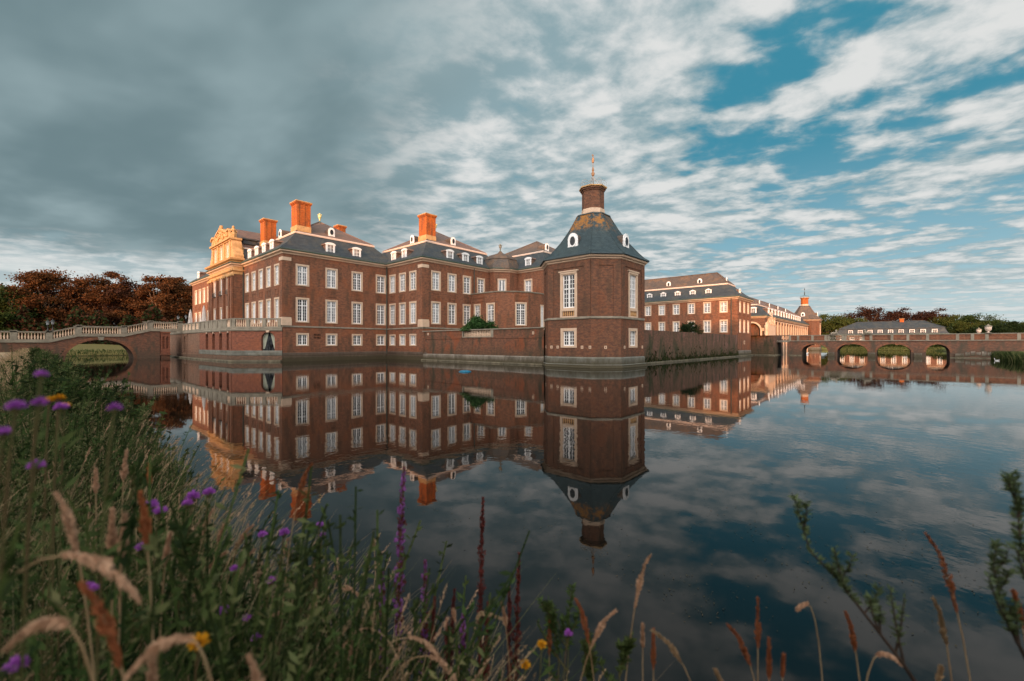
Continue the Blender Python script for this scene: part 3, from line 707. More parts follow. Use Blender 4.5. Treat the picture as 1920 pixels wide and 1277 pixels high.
    rl_.poly([(21.5, 75.6, 14.95), (21.5, 77.9, 17.7), (21.5, 83, 21.7), (21.5, 88.1, 17.7), (21.5, 90.4, 14.95)], True); rc_ = rl_.build('roof', M['slate'], PAL)
    ru_ = MB(); cross(ru_, [(77.7, 17.85), (83, 21.8), (88.3, 17.85)], 21.45, 60); ru_.build('upper_roof', M['slate_b'], rc_)
    rb_ = MB(); rb_.frame((21.5, 77.8), (1, 0)); rb_.box(0, 38, -.1, .12, 17.62, 17.86); rb_.build('roof_band', M['band'], rc_)
    for u in (28.35, 32.4): dormer(PAL, (XA, YA), (1, 0), u - XA, 14.95, 1.3, 2.0, .05)
    for y in (64.6, 67.65, 70.7, 73.8, 93.5, 96.6): dormer(PAL, (XA, 76.2), (0, -1), 76.2 - y, 14.95, 1.2, 2.0, .05)
    for y in (104.5,): dormer(PAL, (XA, 76.2), (0, -1), 76.2 - y, 14.95, 1.2, 2.0, .05)
    for u in (42.7, 45.9, 49.0): dormer(PAL, (37.5, 50.9), (1, 0), u - 37.5, 14.95, 1.3, 2.0, .05)
    for y in (58.6, 55.7): dormer(PAL, (37.5, YA), (0, -1), YA - y, 14.95, 1.2, 2.0, .05)
    dormer(PAL, (55.2, 48.1), (0, -1), 2.3, 14.95, 1.25, 2.0, .05)
    oculus(PAL, (XA, YA), (1, 0), 30. - XA, 18.5); oculus(PAL, (XA, 76.2), (0, -1), 76.2 - 70.3, 18.5); oculus(PAL, (37.5, 50.9), (1, 0), 46. - 37.5, 18.5)
    oculus(PAL, (37.5, YA), (0, -1), YA - 58.1, 18.5); oculus(PAL, (55.2, 42), (1, 0), 4.6, 18.5)
    # dark hatch dormer on the cross roof
    hd = MB((XA, 76), (1, 0)); hd.prism([(.6, 18.6), (2.6, 18.6), (2.6, 19.3), (.6, 19.3)], -5.2, -2.4); hd.prism([(.4, 19.3), (2.9, 19.3), (2.9, 19.5), (.4, 19.5)], -5.4, -2.15); hd.build('hatch', M['slate'], PAL)
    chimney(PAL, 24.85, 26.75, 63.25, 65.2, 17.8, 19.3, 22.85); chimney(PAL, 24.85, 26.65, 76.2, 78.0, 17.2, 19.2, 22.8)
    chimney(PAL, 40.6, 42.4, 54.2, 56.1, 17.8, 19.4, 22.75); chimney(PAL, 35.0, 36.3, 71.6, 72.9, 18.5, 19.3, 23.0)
    finial(PAL, 30.55, 68.8, 21.95, 1.5); finial(PAL, 46.6, 59.7, 21.95, 1.6)
    # ogee dome over the canted corner bay
    dm = MB(); dm.smooth = False; dm.lathe((54., 51., 14.9), [(3.55, 0), (3.45, .6), (3.15, 1.3), (3.0, 1.75), (3.1, 1.8)], 8, pi / 8); dm.lathe((54., 51., 16.7), [(2.9, 0), (2.6, .45), (2.0, .85), (1.1, 1.15), (.5, 1.4), (.15, 1.8)], 8, pi / 8)
    dm.build('corner_dome', M['slate_o'], PAL); finial(PAL, 54., 51., 18.5, 1.3, m='stone_g')
    for c_ in list(PAL.children):
        pass
palace()
def recenter(root):
    """parts were modelled in world coordinates; give them the offset that keeps them in place under their root"""
    for c in root.children:
        if not c.name.startswith('window') or c.name.startswith('window_grille'):
            c.location = Vector(c.location) - root.location
recenter(PAL)

# ---- curved garden pavilion in the corner of the palace
PAV = thing('garden_pavilion', 'low bowed brick garden pavilion with three tall white windows behind the terrace wall', 'pavilion', loc=(50, 45, 0))
def pavilion():
    pts = [(46.9, 50.85), (46.9, 44.5), (50.6, 41.9), (55.15, 41.9), (55.15, 47.5)]
    arc = [(46.9, 50.85), (46.75, 47.4), (46.95, 44.9), (48.6, 43.05), (50.8, 42.0), (53.2, 41.75), (55.15, 41.95)]
    E = edges(arc, False); w = MB(); wn = (1.8, 3.4, .24, 2, (5, 2), .72); wn3 = (1.45, 3.5, .2, 2, (5, 2), .74); hs = {i: [] for i in range(len(E))}; L = lambda i: math.hypot(E[i][1][0] - E[i][0][0], E[i][1][1] - E[i][0][1])
    ws = [(0, 1.6, 5.3, (1.6, 3.4, .22, 2, (5, 2), .72)), (1, 1.1, 5.3, (1.7, 3.4, .22, 2, (5, 2), .72)), (3, 1.15, 5.15, (1.95, 3.6, .22, 2, (6, 2), .72)), (5, .85, 4.6, (1.25, 4.0, .18, 2, (6, 2), .76))]
    for i, u, z, s in ws: hs[i].append(hole(u, z, s))
    for i, (p, q) in enumerate(E): wall_face(w, p, q, 3.5, 10.3, hs[i])
    for i, z0, z1 in ((0, 9.0, 9.6), (3, 9.0, 9.7)):
        w.frame(E[i][0], (E[i][1][0] - E[i][0][0], E[i][1][1] - E[i][0][1])); w.box(.3, L(i) - .3, -.02, .05, z0, z0 + .1); w.box(.3, L(i) - .3, -.02, .05, z1, z1 + .1)
    w.poly([(x, y, 10.0) for x, y in arc] + [(55.15, 50.85, 10.)], True)
    w.build('wall', M['brick'], PAV)
    for i, u, z, s in ws: put_window(PAV, E[i][0], (E[i][1][0] - E[i][0][0], E[i][1][1] - E[i][0][1]), u, z, s, i == 5)
    c = MB(); sweep(c, arc, [(0, 10.25), (.1, 10.3), (.12, 10.45), (-.35, 10.5)], False); c.build('coping', M['stone_g'], PAV)
    recenter(PAV)
pavilion()

#==================================================================== OCTAGONAL TOWERS
def octagon(c, half, ch):
    x, y = c; h = half
    return [(x - h, y + h - ch), (x - h, y - h + ch), (x - h + ch, y - h), (x + h - ch, y - h), (x + h, y - h + ch), (x + h, y + h - ch), (x + h - ch, y + h), (x - h + ch, y + h)]
def tower(label, c, far=False):
    T = thing('corner_tower', label, 'tower', 'octagonal corner towers', (c[0], c[1], 0)); P = octagon(c, 4.7, 2.1); E = edges(P)
    w = MB(); hs = {i: [] for i in range(8)}; UP = (2.05, 3.85, .3, 2, (4, 3), .58); LO = (1.95, 1.98, .3, 2, (4,), None)
    ws = []
    for i in (0, 2, 4, 6):
        ws.append((i, 2.6, 5.85, UP)); ws.append((i, 2.6, 2.0, LO)); hs[i] += [hole(2.6, 5.85, UP), hole(2.6, 2.0, LO)]
    for i, (p, q) in enumerate(E):
        wall_face(w, p, q, -.6, 10.75, hs[i]); L = math.hypot(q[0] - p[0], q[1] - p[1]); w.frame(p, (q[0] - p[0], q[1] - p[1]))
        w.box(0, .75, -.03, .07, 5.1, 10.7); w.box(L - .75, L, -.03, .07, 5.1, 10.7); w.box(.75, L - .75, -.03, .068, 10.1, 10.7)
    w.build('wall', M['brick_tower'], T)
    for i, u, z, s in ws: put_window(T, E[i][0], (E[i][1][0] - E[i][0][0], E[i][1][1] - E[i][0][1]), u, z, s, z > 4 and not far and i != 0)
    for i in (0, 2, 4, 6):
        p, q = E[i]; b = MB(p, (q[0] - p[0], q[1] - p[1])); b.box(2.6 - 1.17, 2.6 + 1.17, -.02, .16, 9.7, 9.82); b.box(1.575, 3.625, -.02, .10, 9.5, 9.7)
        b.box(1.575, 1.875, -.1, .08, 5.08, 5.85); b.box(3.325, 3.625, -.1, .08, 5.08, 5.85); b.box(1.875, 3.325, -.1, .1, 5.72, 5.87); b.box(1.875, 3.325, -.1, .1, 5.05, 5.2)
        o = b.build('window_surround', M['stone'], T)
        bb = MB(); bb.smooth = True
        for k in range(6):
            pp = MB(p, (q[0] - p[0], q[1] - p[1])).p(2.0 + k * .24, .0, 5.2); bb.lathe(pp, [(.07, 0), (.05, .06), (.09, .2), (.05, .35), (.04, .42), (.07, .52)], 7)
        bb.build('balusters', M['stone_gold'], o); d = MB(p, (q[0] - p[0], q[1] - p[1])); d.box(1.875, 3.325, -.3, -.09, 5.2, 5.72); d.build('niche_back', M['brick_chim'], o)
    cornice(T, P, 10.7, m='stone', prof=[(0, 0), (.12, .04), (.14, .14), (.3, .22), (.36, .38), (.3, .42)], gutter=False)
    belt(T, P, 4.85, .24, .09)
    pl = MB(); sweep(pl, P, [(.1, -.6), (.1, .95), (.0, 1.08)]); sweep(pl, P, [(.11, -.6), (.33, -.6), (.33, .1), (.26, .18), (.26, .3), (.11, .36)]); pl.build('plinth', M['plinth'], T)
    def ring(h, z): k = h / 4.7; return [(x, y, z) for x, y in octagon(c, h, 2.1 * k)]
    prof = [(5.2, 11.12), (5.18, 11.22), (4.75, 11.5), (4.2, 12.1), (3.3, 13.25), (2.35, 14.75), (1.55, 16.3)]
    r = MB(); rs = [ring(h, z) for h, z in prof]
    for a, b in zip(rs, rs[1:]):
        for k in range(8): r.poly([a[k], a[(k + 1) % 8], b[(k + 1) % 8], b[k]], True)
    r.poly(rs[0][::-1], True); ro = r.build('roof', M['slate_o' if far else 'slate_t'], T)
    for k in range(8): pass
    hip = MB()
    for k in range(8): hip.tube([rs[i][k] for i in range(1, 7)], .05, 5)
    hip.build('hip_rolls', M['slate_b' if far else 'slate_t'], ro)
    rg = MB(); sweep(rg, [(x, y) for x, y, z in ring(1.45, 0)], [(.0, 16.2), (.22, 16.2), (.2, 16.32), (0, 16.4)]); rg.build('roof_collar', M['iron'], ro)
    for i in (0, 2, 4, 6):
        p, q = E[i]; oculus(T, p, (q[0] - p[0], q[1] - p[1]), 2.6 - .0, 12.05, 1.3, 1.75, .72, 1.6, 'slate_o')
    ch = MB(); ph = pi / 8
    def oc(m, prof, sg=8): m.lathe((c[0], c[1], 0), [(a / cos(pi / 8), z) for a, z in prof], sg, ph)
    oc(ch, [(1.12, 17.0), (1.12, 18.9), (1.2, 18.95), (1.2, 19.05), (1.3, 19.1), (1.3, 19.25)])
    co = ch.build('chimney', M['brick_chim' if far else 'brick_tower'], T)  # far shaft takes the brick with sunlight in its colour
    b = MB(); oc(b, [(1.25, 16.2), (1.2, 16.4), (1.16, 17.0)]); b.build('chimney_base', M['stone'], co)
    b = MB(); oc(b, [(1.33, 19.25), (1.42, 19.3), (1.42, 19.42), (1.3, 19.45)]); b.build('chimney_cap', M['stone_gold'], co)
    iw = MB()
    for k in range(8):
        a = ph + k * pi / 4; P3 = lambda r_, z_: (c[0] + r_ * cos(a), c[1] + r_ * sin(a), z_)
        iw.tube([P3(1.35, 19.45), P3(1.5, 19.75), P3(1.38, 20.1), P3(1.05, 20.28), P3(.6, 20.15), P3(.3, 20.3), P3(.05, 20.75)], .02, 4)
        iw.tube([P3(1.2, 19.5), P3(1.3, 19.8), P3(1.1, 19.98), P3(.95, 19.8)], .016, 4)
    wi = iw.build('wrought_iron_crown', M['crown'] if not far else M['iron'], T)
    rod = MB(); rod.tube([(c[0], c[1], 19.4), (c[0], c[1], 23.2)], .03, 5); rod.lathe((c[0], c[1], 20.7), [(.03, 0), (.16, .2), (.2, .4), (.08, .6), (.14, .75), (.1, .95), (.03, 1.15)], 7)
    rod.lathe((c[0], c[1], 22.2), [(.02, 0), (.12, .1), (.15, .35), (.1, .6), (.02, .7)], 6); rod.box(c[0] - .2, c[0] + .12, -c[1] - .01, -c[1] + .01, 22.95, 23.12)
    rod.build('weather_vane', M['vane'] if not far else M['iron'], T)
    sv_ = MB()
    for i, us in ((0, (.45, 1.25, 4.2, 5.1)), (1, (1.45,)), (2, (.75, 4.75)), (7, (1.4,)), (3, (1.4,))):
        p, q = E[i]; sv_.frame(p, (q[0] - p[0], q[1] - p[1]))
        for u in us: sv_ = MB(p, (q[0] - p[0], q[1] - p[1])); sv_.box(u - .13, u - .05, -.02, .04, 1.9, 2.2); sv_.box(u + .05, u + .13, -.02, .04, 1.9, 2.2); sv_.box(u - .05, u + .05, -.02, .04, 2.12, 2.2); sv_.box(u - .05, u + .05, -.02, .04, 1.9, 1.97); sv_.build('stone_vent', M['stone'], T)
    recenter(T)
    for c_ in T.children: pass
    return T
tower('near octagonal brick tower with white windows and slate roof rising straight from the water', (40.85, 24.6))
tower('far octagonal tower with sunlit orange chimney beyond the long arcade wing', (190.4, 24.6), True)
# the surrounds of the tower share the prefix "window": keep them in place too
for o in bpy.data.objects:
    if o.name.startswith('window_surround') and o.parent: o.location = -o.parent.location

#==================================================================== TERRACE AND MOAT WALLS
def ledge_of(poly, root, closed=False, w=.32, z=.16):
    m = MB(); sweep(m, poly, [(.0, -.6), (w, -.6), (w, z - .05), (w - .05, z), (0, z + .02)], closed); return m.build('water_ledge', M['ledge'], root)
TW = thing('terrace_wall', 'stained brick moat wall with inset stone balustrade between palace and near tower', 'wall', loc=(37.5, 40, 0))
def baluster_mesh(h, m, r=1.):
    b = MB(); b.smooth = True
    b.lathe((0, 0, 0), [(.1 * r, 0), (.1 * r, .07), (.06 * r, .1), (.115 * r, .32 * h), (.1 * r, .42 * h), (.05 * r, .68 * h), (.05 * r, .8 * h), (.09 * r, h - .06), (.1 * r, h)], 7)
    return b.mesh('baluster', m)
def put_mesh(name, me, loc, parent, rz=0):
    o = bpy.data.objects.new(name, me); COL.objects.link(o); o.parent = parent; o.location = loc; o.rotation_euler = (0, 0, rz); return o
def terrace_wall():
    w = MB(); p, q = (37.5, 50.9), (37.5, 28.8)
    wall_face(w, p, q, -.6, 4.2, [(50.9 - 42.3, 50.9 - 36.6, 3.3, 4.18)])
    w.poly([(37.5, 50.9, 4.2), (37.5, 28.8, 4.2), (38, 28.8, 4.2), (38, 50.9, 4.2)], True)
    # projecting brick courses and a repaired red band
    w.frame(p, (0, -1)); w.box(.15, 22, -.02, .05, 3.05, 3.15)
    w.box(0.05, .4, -.02, .06, .95, 4.1)
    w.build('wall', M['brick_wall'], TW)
    c = MB(); sweep(c, [p, q], [(0, 4.12), (.1, 4.14), (.1, 4.26), (-.4, 4.28)], False); c.build('coping', M['stone_g'], TW)
    pl = MB(); sweep(pl, [(37.5, 50.7), q], [(.07, -.6), (.07, .88), (0, .98)], False); pl.build('plinth', M['plinth_w'], TW)
    ledge_of([(37.5, 50.9), q], TW)
    bal = MB(p, (0, -1)); bal.box(8.6, 14.3, -.3, .02, 3.2, 3.32); bal.box(8.6, 8.8, -.2, .04, 3.3, 4.14); bal.box(13.9, 14.3, -.2, .04, 3.3, 4.14); bal.box(8.6, 14.3, -.5, -.35, 3.2, 4.15)
    bo = bal.build('balustrade', M['stone_g'], TW); bm_ = baluster_mesh(.82, M['stone'])
    for k in range(17): put_mesh('baluster', bm_, (37.6, 50.9 - 9.05 - k * .295, 3.3), bo)
    for u, z in ((20.6, 3.45), (1.3, 3.6)):
        v = MB(p, (0, -1)); v.box(u - .13, u - .05, -.02, .05, z, z + .33); v.box(u + .05, u + .13, -.02, .05, z, z + .33); v.box(u - .05, u + .05, -.02, .05, z + .25, z + .33); v.box(u - .05, u + .05, -.02, .05, z, z + .08); v.build('stone_vent', M['stone'], TW)
    recenter(TW)
terrace_wall()
MW = thing('moat_wall', 'long dark weathered moat wall overgrown at its foot, right of the near tower', 'wall', loc=(70, 22, 0))
def moat_wall():
    p, q = (44.8, 22), (88.6, 22); w = MB(); wall_face(w, p, q, -.6, 4.05); w.poly([(44.8, 22, 4.05), (88.6, 22, 4.05), (88.6, 22.5, 4.05), (44.8, 22.5, 4.05)], True)
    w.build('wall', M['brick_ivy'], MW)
    ledge_of([(44.8, 22), (98.8, 22)], MW, w=.5, z=.2); recenter(MW)
moat_wall()

def grow(name, n, sampler, mats, width=(.01, .02), length=(.3, .8), bend=.35, seg=3, droop=.0, two=False):
    """many bent blades or stems in one mesh; sampler(n) -> base points (n,3)"""
    P = sampler(n); n = len(P); L = rng.uniform(*length, n) ; Wd = rng.uniform(*width, n); az = rng.uniform(0, 2 * pi, n); be = rng.uniform(.05, 1, n) * bend
    d = np.stack([np.cos(az), np.sin(az), np.zeros(n)], -1); side = np.stack([-np.sin(az + 1.), np.cos(az + 1.), np.zeros(n)], -1)
    V = []; 
    for k in range(seg + 1):
        t = k / seg; c = P + d * (L * be * t ** 2)[:, None] + np.array([0, 0, 1.]) * (L * (t - droop * t ** 3))[:, None]
        wv = (Wd * (1 - t) ** .6 if k < seg else Wd * .05)[:, None] if True else 0
        V += [c - side * wv, c + side * wv]
    V = np.stack(V, 1).reshape(-1, 3); m = 2 * (seg + 1); base = (np.arange(n) * m)[:, None, None]
    q = np.array([[2 * k, 2 * k + 1, 2 * k + 3, 2 * k + 2] for k in range(seg)])[None]
    F = (base + q).reshape(-1, 4); mi = np.repeat(rng.integers(0, len(mats), n), seg)
    return quad_obj(name, V, F, mats, mi)
def quad_obj(name, V, F, mats, mi=None, parent=None):
    me = bpy.data.meshes.new(name); me.vertices.add(len(V)); me.vertices.foreach_set('co', np.ascontiguousarray(V, np.float32).ravel())
    me.loops.add(F.size); me.loops.foreach_set('vertex_index', np.ascontiguousarray(F, np.int32).ravel()); me.polygons.add(len(F))
    me.polygons.foreach_set('loop_start', np.arange(len(F), dtype=np.int32) * F.shape[1])
    for m in mats: me.materials.append(m)
    if mi is not None: me.polygons.foreach_set('material_index', np.ascontiguousarray(mi, np.int32))
    me.update(calc_edges=True); o = bpy.data.objects.new(name, me); COL.objects.link(o)
    if parent is not None: o.parent = parent
    return o
def leaf_quads(C, size, up=.3, aspect=.55, rg=None, dirs=None):
    """one small diamond leaf per centre with random orientation"""
    rg = rg or rng; n = len(C); a = rg.normal(size=(n, 3)) if dirs is None else dirs + rg.normal(size=(n, 3)) * .35
    a /= np.linalg.norm(a, axis=1, keepdims=True)
    b = rg.normal(size=(n, 3)); b[:, 2] *= up; b -= (b * a).sum(1, keepdims=True) * a; b /= np.linalg.norm(b, axis=1, keepdims=True)
    s = (size * rg.uniform(.6, 1.25, n))[:, None]; V = np.stack([C - a * s, C + b * s * aspect, C + a * s, C - b * s * aspect], 1).reshape(-1, 3)
    return V, np.arange(4 * n).reshape(-1, 4)
def leaf_mat(name, c, c2, scale=1.2, rough=.6):
    m, N, b = mat(name, .75, .08); uv, ob = uvv(N); f = N.noise(ob, scale, 3, .6); g = N.noise(ob, scale * 14, 2, .6)
    col = N.mix(N.mr(f, .38, .62), c, c2); col = N.mix(N.mr(g, .4, .7, 0., .6), col, tuple(x * .55 for x in c))
    N.put(col, b.inputs['Base Color']); b.inputs['Subsurface Weight'].default_value = 0
    tr = N.nt.nodes.new('ShaderNodeBsdfTranslucent'); N.put(col, tr.inputs[0]); ms = N.nt.nodes.new('ShaderNodeMixShader'); ms.inputs[0].default_value = .25
    out = [n for n in N.nt.nodes if n.type == 'OUTPUT_MATERIAL'][0]; lk(N.nt, b.outputs[0], ms.inputs[1]); lk(N.nt, tr.outputs[0], ms.inputs[2]); lk(N.nt, ms.outputs[0], out.inputs[0]); return m
M['leaf_copper'] = leaf_mat('copper_beech_leaves', (.10, .042, .018), (.15, .062, .022), .35)
M['leaf_copper_d'] = leaf_mat('dark_copper_leaves', (.040, .018, .012), (.065, .028, .016), .35)
M['leaf_green'] = leaf_mat('green_leaves', (.032, .055, .015), (.055, .075, .02), .3)
M['leaf_olive'] = leaf_mat('olive_leaves', (.075, .085, .02), (.05, .07, .018), .3)
M['leaf_dark'] = leaf_mat('dark_green_leaves', (.014, .028, .010), (.024, .04, .013), .3)
M['herb'] = leaf_mat('herb_leaves', (.052, .092, .026), (.080, .105, .034), 2.)
M['herb_d'] = leaf_mat('dark_herb_leaves', (.020, .038, .012), (.036, .050, .018), 2.)
M['grass_g'] = leaf_mat('green_grass', (.13, .15, .06), (.18, .17, .075), 3.)
M['straw'] = leaf_mat('dry_grass', (.46, .33, .20), (.36, .24, .14), 3.)
M['seed'] = leaf_mat('grass_seed', (.62, .39, .26), (.5, .31, .2), 8.)
M['seed_o'] = leaf_mat('rusty_grass_seed', (.40, .14, .06), (.32, .11, .05), 8.)
M['sorrel'] = leaf_mat('dark_red_seed', (.16, .04, .032), (.11, .03, .028), 8.)
M['purple'] = leaf_mat('purple_petals', (.50, .15, .62), (.38, .10, .48), 20.)
M['mauve'] = leaf_mat('mauve_petals', (.34, .12, .42), (.24, .08, .28), 20.)
M['yellow'] = leaf_mat('yellow_petals', (.75, .38, .02), (.65, .30, .02), 20.)
M['willow'] = leaf_mat('willow_leaves', (.12, .16, .075), (.08, .11, .05), 6.)
M['stem'] = plain('green_stem', (.08, .09, .03), .7, .2, (.10, .06, .03), 8.)
M['stem_t'] = plain('dry_stem', (.33, .23, .13), .7, .2, (.24, .15, .08), 8.)
M['twig'] = plain('brown_twig', (.045, .03, .022), .8, .2, (.03, .02, .015), 8.)
M['algae'] = plain('algae', (.05, .045, .02), .9, .1, (.07, .05, .03), 3.)
M['copper_leaf'] = M['leaf_copper']

# plants at the foot of the moat wall
def fs(n):
    u = rng.uniform(45.5, 88, n); return np.stack([u, 21.95 - rng.uniform(0, .35, n), np.full(n, .15) + rng.exponential(.35, n).clip(0, 2.4) * (np.sin(u * 1.3) > -.6)], -1)
tag(grow('wall_foot_plants', 1500, fs, [M['herb_d'], M['leaf_dark'], M['algae']], (.03, .07), (.15, .5), .6), 'dark weeds and ivy growing along the foot of the moat wall', 'weeds', kind='stuff')

#==================================================================== SIDE WING
SW = thing('side_wing', 'sunlit two-storey brick side wing with twelve windows behind the moat wall', 'building', loc=(93.7, 40, 0))
def side_wing():
    P = [(88.7, 62), (88.7, 22), (98.8, 22), (98.8, 62)]; E = edges(P); hs = {i: [] for i in range(4)}; ws = []
    A = (1.5, 2.25, .2, 2, (3, 2), .62); B = (1.5, 2.5, .2, 2, (4, 2), .66)
    for k in range(11):
        y = 24.45 + 3.05 * k
        ws += [(0, 62 - y, 8.4, A), (0, 62 - y, 4.55, B)]
    for x in (90.3, 93.4, 96.5): ws += [(1, x - 88.7, 8.4, (1.35, 2.25, .2, 2, (3, 2), .62)), (1, x - 88.7, 4.5, (1.35, 2.6, .2, 2, (4, 2), .66))]
    for i, u, z, s in ws: hs[i].append(hole(u, z, s))
    w = MB()
    for i, (p, q) in enumerate(E): wall_face(w, p, q, -.6, 11.0, hs[i])
    for i, u, z, s in ws:
        p, q = E[i]
        if z > 8: panel(w, p, (q[0] - p[0], q[1] - p[1]), u, 7.35, 1.3, .75)
    w.frame((88.7, 22), (1, 0))
    for k in range(9): w.box(.02, .95, -.02, .07, 4.3 + k * .75, 4.8 + k * .75)
    w.frame((88.7, 62), (0, -1))
    for k in range(9): w.box(39.0, 40.07, -.02, .07, 4.3 + k * .75, 4.8 + k * .75)
    w.build('wall', M['brick'], SW)
    for i, u, z, s in ws: put_window(SW, E[i][0], (E[i][1][0] - E[i][0][0], E[i][1][1] - E[i][0][1]), u, z, s, False if random.random() < .8 else True)
    cornice(SW, P, 10.85); mansard(SW, (88.7, 98.8, 22, 62), 11.4, 2.45, 14.15, 17.0, 'slate_o')
    for k in range(8): dormer(SW, (88.7, 62), (0, -1), 62 - 27.5 - 3.05 * k, 12.0, 1.15, 1.35, .75, 1.6, 2, 'tri')
    dormer(SW, (88.7, 22), (1, 0), 5.0, 12.0, 1.1, 1.35, .75, 1.6, 2, 'tri')
    for y in (29.9, 36.4): oculus(SW, (88.7, 62), (0, -1), 62 - y, 14.6, 1.0, 1.3, 3.0, 1.6)
    oculus(SW, (88.7, 22), (1, 0), 5.05, 14.6, 1.0, 1.3, 3.2, 1.6)
    downpipe(SW, 88.58, 23.1, 4, 11.2); pl = MB(); sweep(pl, [(88.7, 22.0), (98.8, 22)], [(.05, -.6), (.05, 1.0), (0, 1.1)], False); pl.build('plinth', M['plinth_w'], SW)
    v = MB((88.7, 22), (1, 0)); v.box(4.4, 4.55, -.02, .05, 2.3, 3.0); v.box(5.05, 5.2, -.02, .05, 2.3, 3.0); v.box(4.55, 5.05, -.02, .05, 2.85, 3.0); v.box(4.55, 5.05, -.02, .05, 2.3, 2.45); v.build('stone_vent', M['stone'], SW)
    # dark corner wall linking to the gate wing
    recenter(SW)
side_wing()

#==================================================================== GATE EMBANKMENT, LONG WING
EM = thing('gate_embankment', 'dark overgrown brick embankment beside the drawbridge in front of the gate', 'embankment', loc=(101, 20, 0))
w = MB(); pe = [(98.9, 22.4), (100.6, 22.4), (100.6, 18.1), (108, 18.1), (108, 23)]
for p, q in edges(pe, False): wall_face(w, p, q, -.6, 4.1)
w.poly([(98.9, 22.6, 4.1), (100.6, 18.1, 4.1), (108, 18.1, 4.1), (108, 24, 4.1)], True); w.build('wall', M['brick_ivy'], EM)
ledge_of([(98.9, 22.2), (100.6, 22.2), (100.6, 18.1), (108, 18.1)], EM); recenter(EM)
LW = thing('long_wing', 'long low receding wing with arched windows, portal and a row of white dormers', 'building', loc=(150, 29, 0))
def long_wing():
    P = [(117, 35), (117, 23), (187, 23), (187, 35)]; E = edges(P); w = MB()
    hs = {0: [(7.3, 11.0, 3.9, 7.4, 1.8, .9)], 1: [], 2: [], 3: []}
    ux = [12.6 + 4.0 * k for k in range(14)]
    for u in ux: hs[1].append((u - .85, u + .85, 4.2, 8.0, .85, .35))
    for i, (p, q) in enumerate(E): wall_face(w, p, q, -.6, 8.75, hs[i])
    w.build('wall', M['brick_arch'], LW)
    bk = MB((117, 35), (0, -1)); bk.box(7.0, 11.3, -1.2, -.9, 3.9, 7.6); bk.build('gate_back', M['brick_wall'], LW)
    st = MB((117, 35), (0, -1)); k = 12
    for i in range(k):
        a0, a1 = pi * i / k, pi * (i + 1) / k; f = lambda r, a: (9.15 - r * cos(a), 5.6 + r * sin(a))
        st.prism([f(1.85, a0), f(1.85, a1), f(2.2, a1), f(2.2, a0)][::-1], -.3, .12)
    st.box(6.95, 7.3, -.3, .12, 3.9, 5.6); st.box(11.0, 11.35, -.3, .12, 3.9, 5.6); st.box(11.35, 11.95, -.02, .1, 5.5, 6.2)
    # stone bays between the tall windows
    st.frame((117, 23), (1, 0))
    st.box(2.0, 9.8, -.02, .35, -.6, 7.9); st.prism([(2.4, 7.9), (9.4, 7.9), (8.2, 8.9), (6.9, 9.9), (5.9, 10.3), (4.9, 9.9), (3.6, 8.9)], -.02, .3)
    for u in [10.6] + [u + 2.0 for u in ux]: st.box(u - .32, u + .32, -.02, .22, -.6, 8.1)
    for u in ux: st.box(u - 1.1, u + 1.1, -.02, .08, 3.7, 4.15); st.box(u - 1.1, u - .85, -.02, .1, 4.15, 7.4); st.box(u + .85, u + 1.1, -.02, .1, 4.15, 7.4)
    st.box(9.9, 69.9, -.02, .14, 8.1, 8.3)
    r = random.Random(2)
    for i in range(40): st.sphere(st.p(r.uniform(3, 9), .35, r.uniform(7.2, 9.2)), r.uniform(.15, .35), 6)
    st.build('stone_bays', M['stone'], LW)
    for u in ux:
        s = MB((117, 23), (1, 0)); s.box(u - .85, u - .76, -.3, -.2, 4.2, 7.2); s.box(u + .76, u + .85, -.3, -.2, 4.2, 7.2); s.box(u - .05, u + .05, -.3, -.19, 4.2, 8.); s.box(u - .85, u + .85, -.3, -.19, 6.9, 7.05); s.box(u - .85, u + .85, -.3, -.2, 4.2, 4.45)
        for z in (4.9, 5.4, 5.9, 6.4): s.box(u - .85, u + .85, -.28, -.22, z, z + .05)
        for x in (-.42, .42): s.box(u + x - .03, u + x + .03, -.28, -.22, 4.2, 7.7)
        o = s.build('arched_window', M['white'], LW); g_ = MB((117, 23), (1, 0)); g_.poly([(u - .85, -.27, 4.2), (u + .85, -.27, 4.2), (u + .85, -.27, 8.), (u - .85, -.27, 8.)]); g_.build('pane', M['glass'], o)
    cornice(LW, P, 8.6, m='stone'); mansard(LW, (117, 187, 23, 35), 9.15, 2.3, 12.0, 14.9, 'slate_b')
    for k in range(13): dormer(LW, (117, 23), (1, 0), 6. + 4. * k, 9.5, 1.5, 1.9, .3, 1.9, 2)
    dormer(LW, (117, 35), (0, -1), 9.4, 9.4, 1.35, 2.0, .3, 1.9, 2)
    for k in range(4): oculus(LW, (117, 23), (1, 0), 9. + 12. * k, 12.4, 1.1, 1.35, 3.0, 1.6)
    statue = MB(); statue.smooth = True; statue.lathe((116.6, 22.7, 3.9), [(.5, 0), (.5, .3), (.3, .4), (.42, 1.2), (.28, 2.0), (.45, 2.8), (.2, 3.1), (.22, 3.4), (.05, 3.7)], 9)
    statue.build('portal_figure', M['stone'], LW)
    recenter(LW)
long_wing()
pf = [o for o in bpy.data.objects if o.name.startswith('portal_figure')][0]

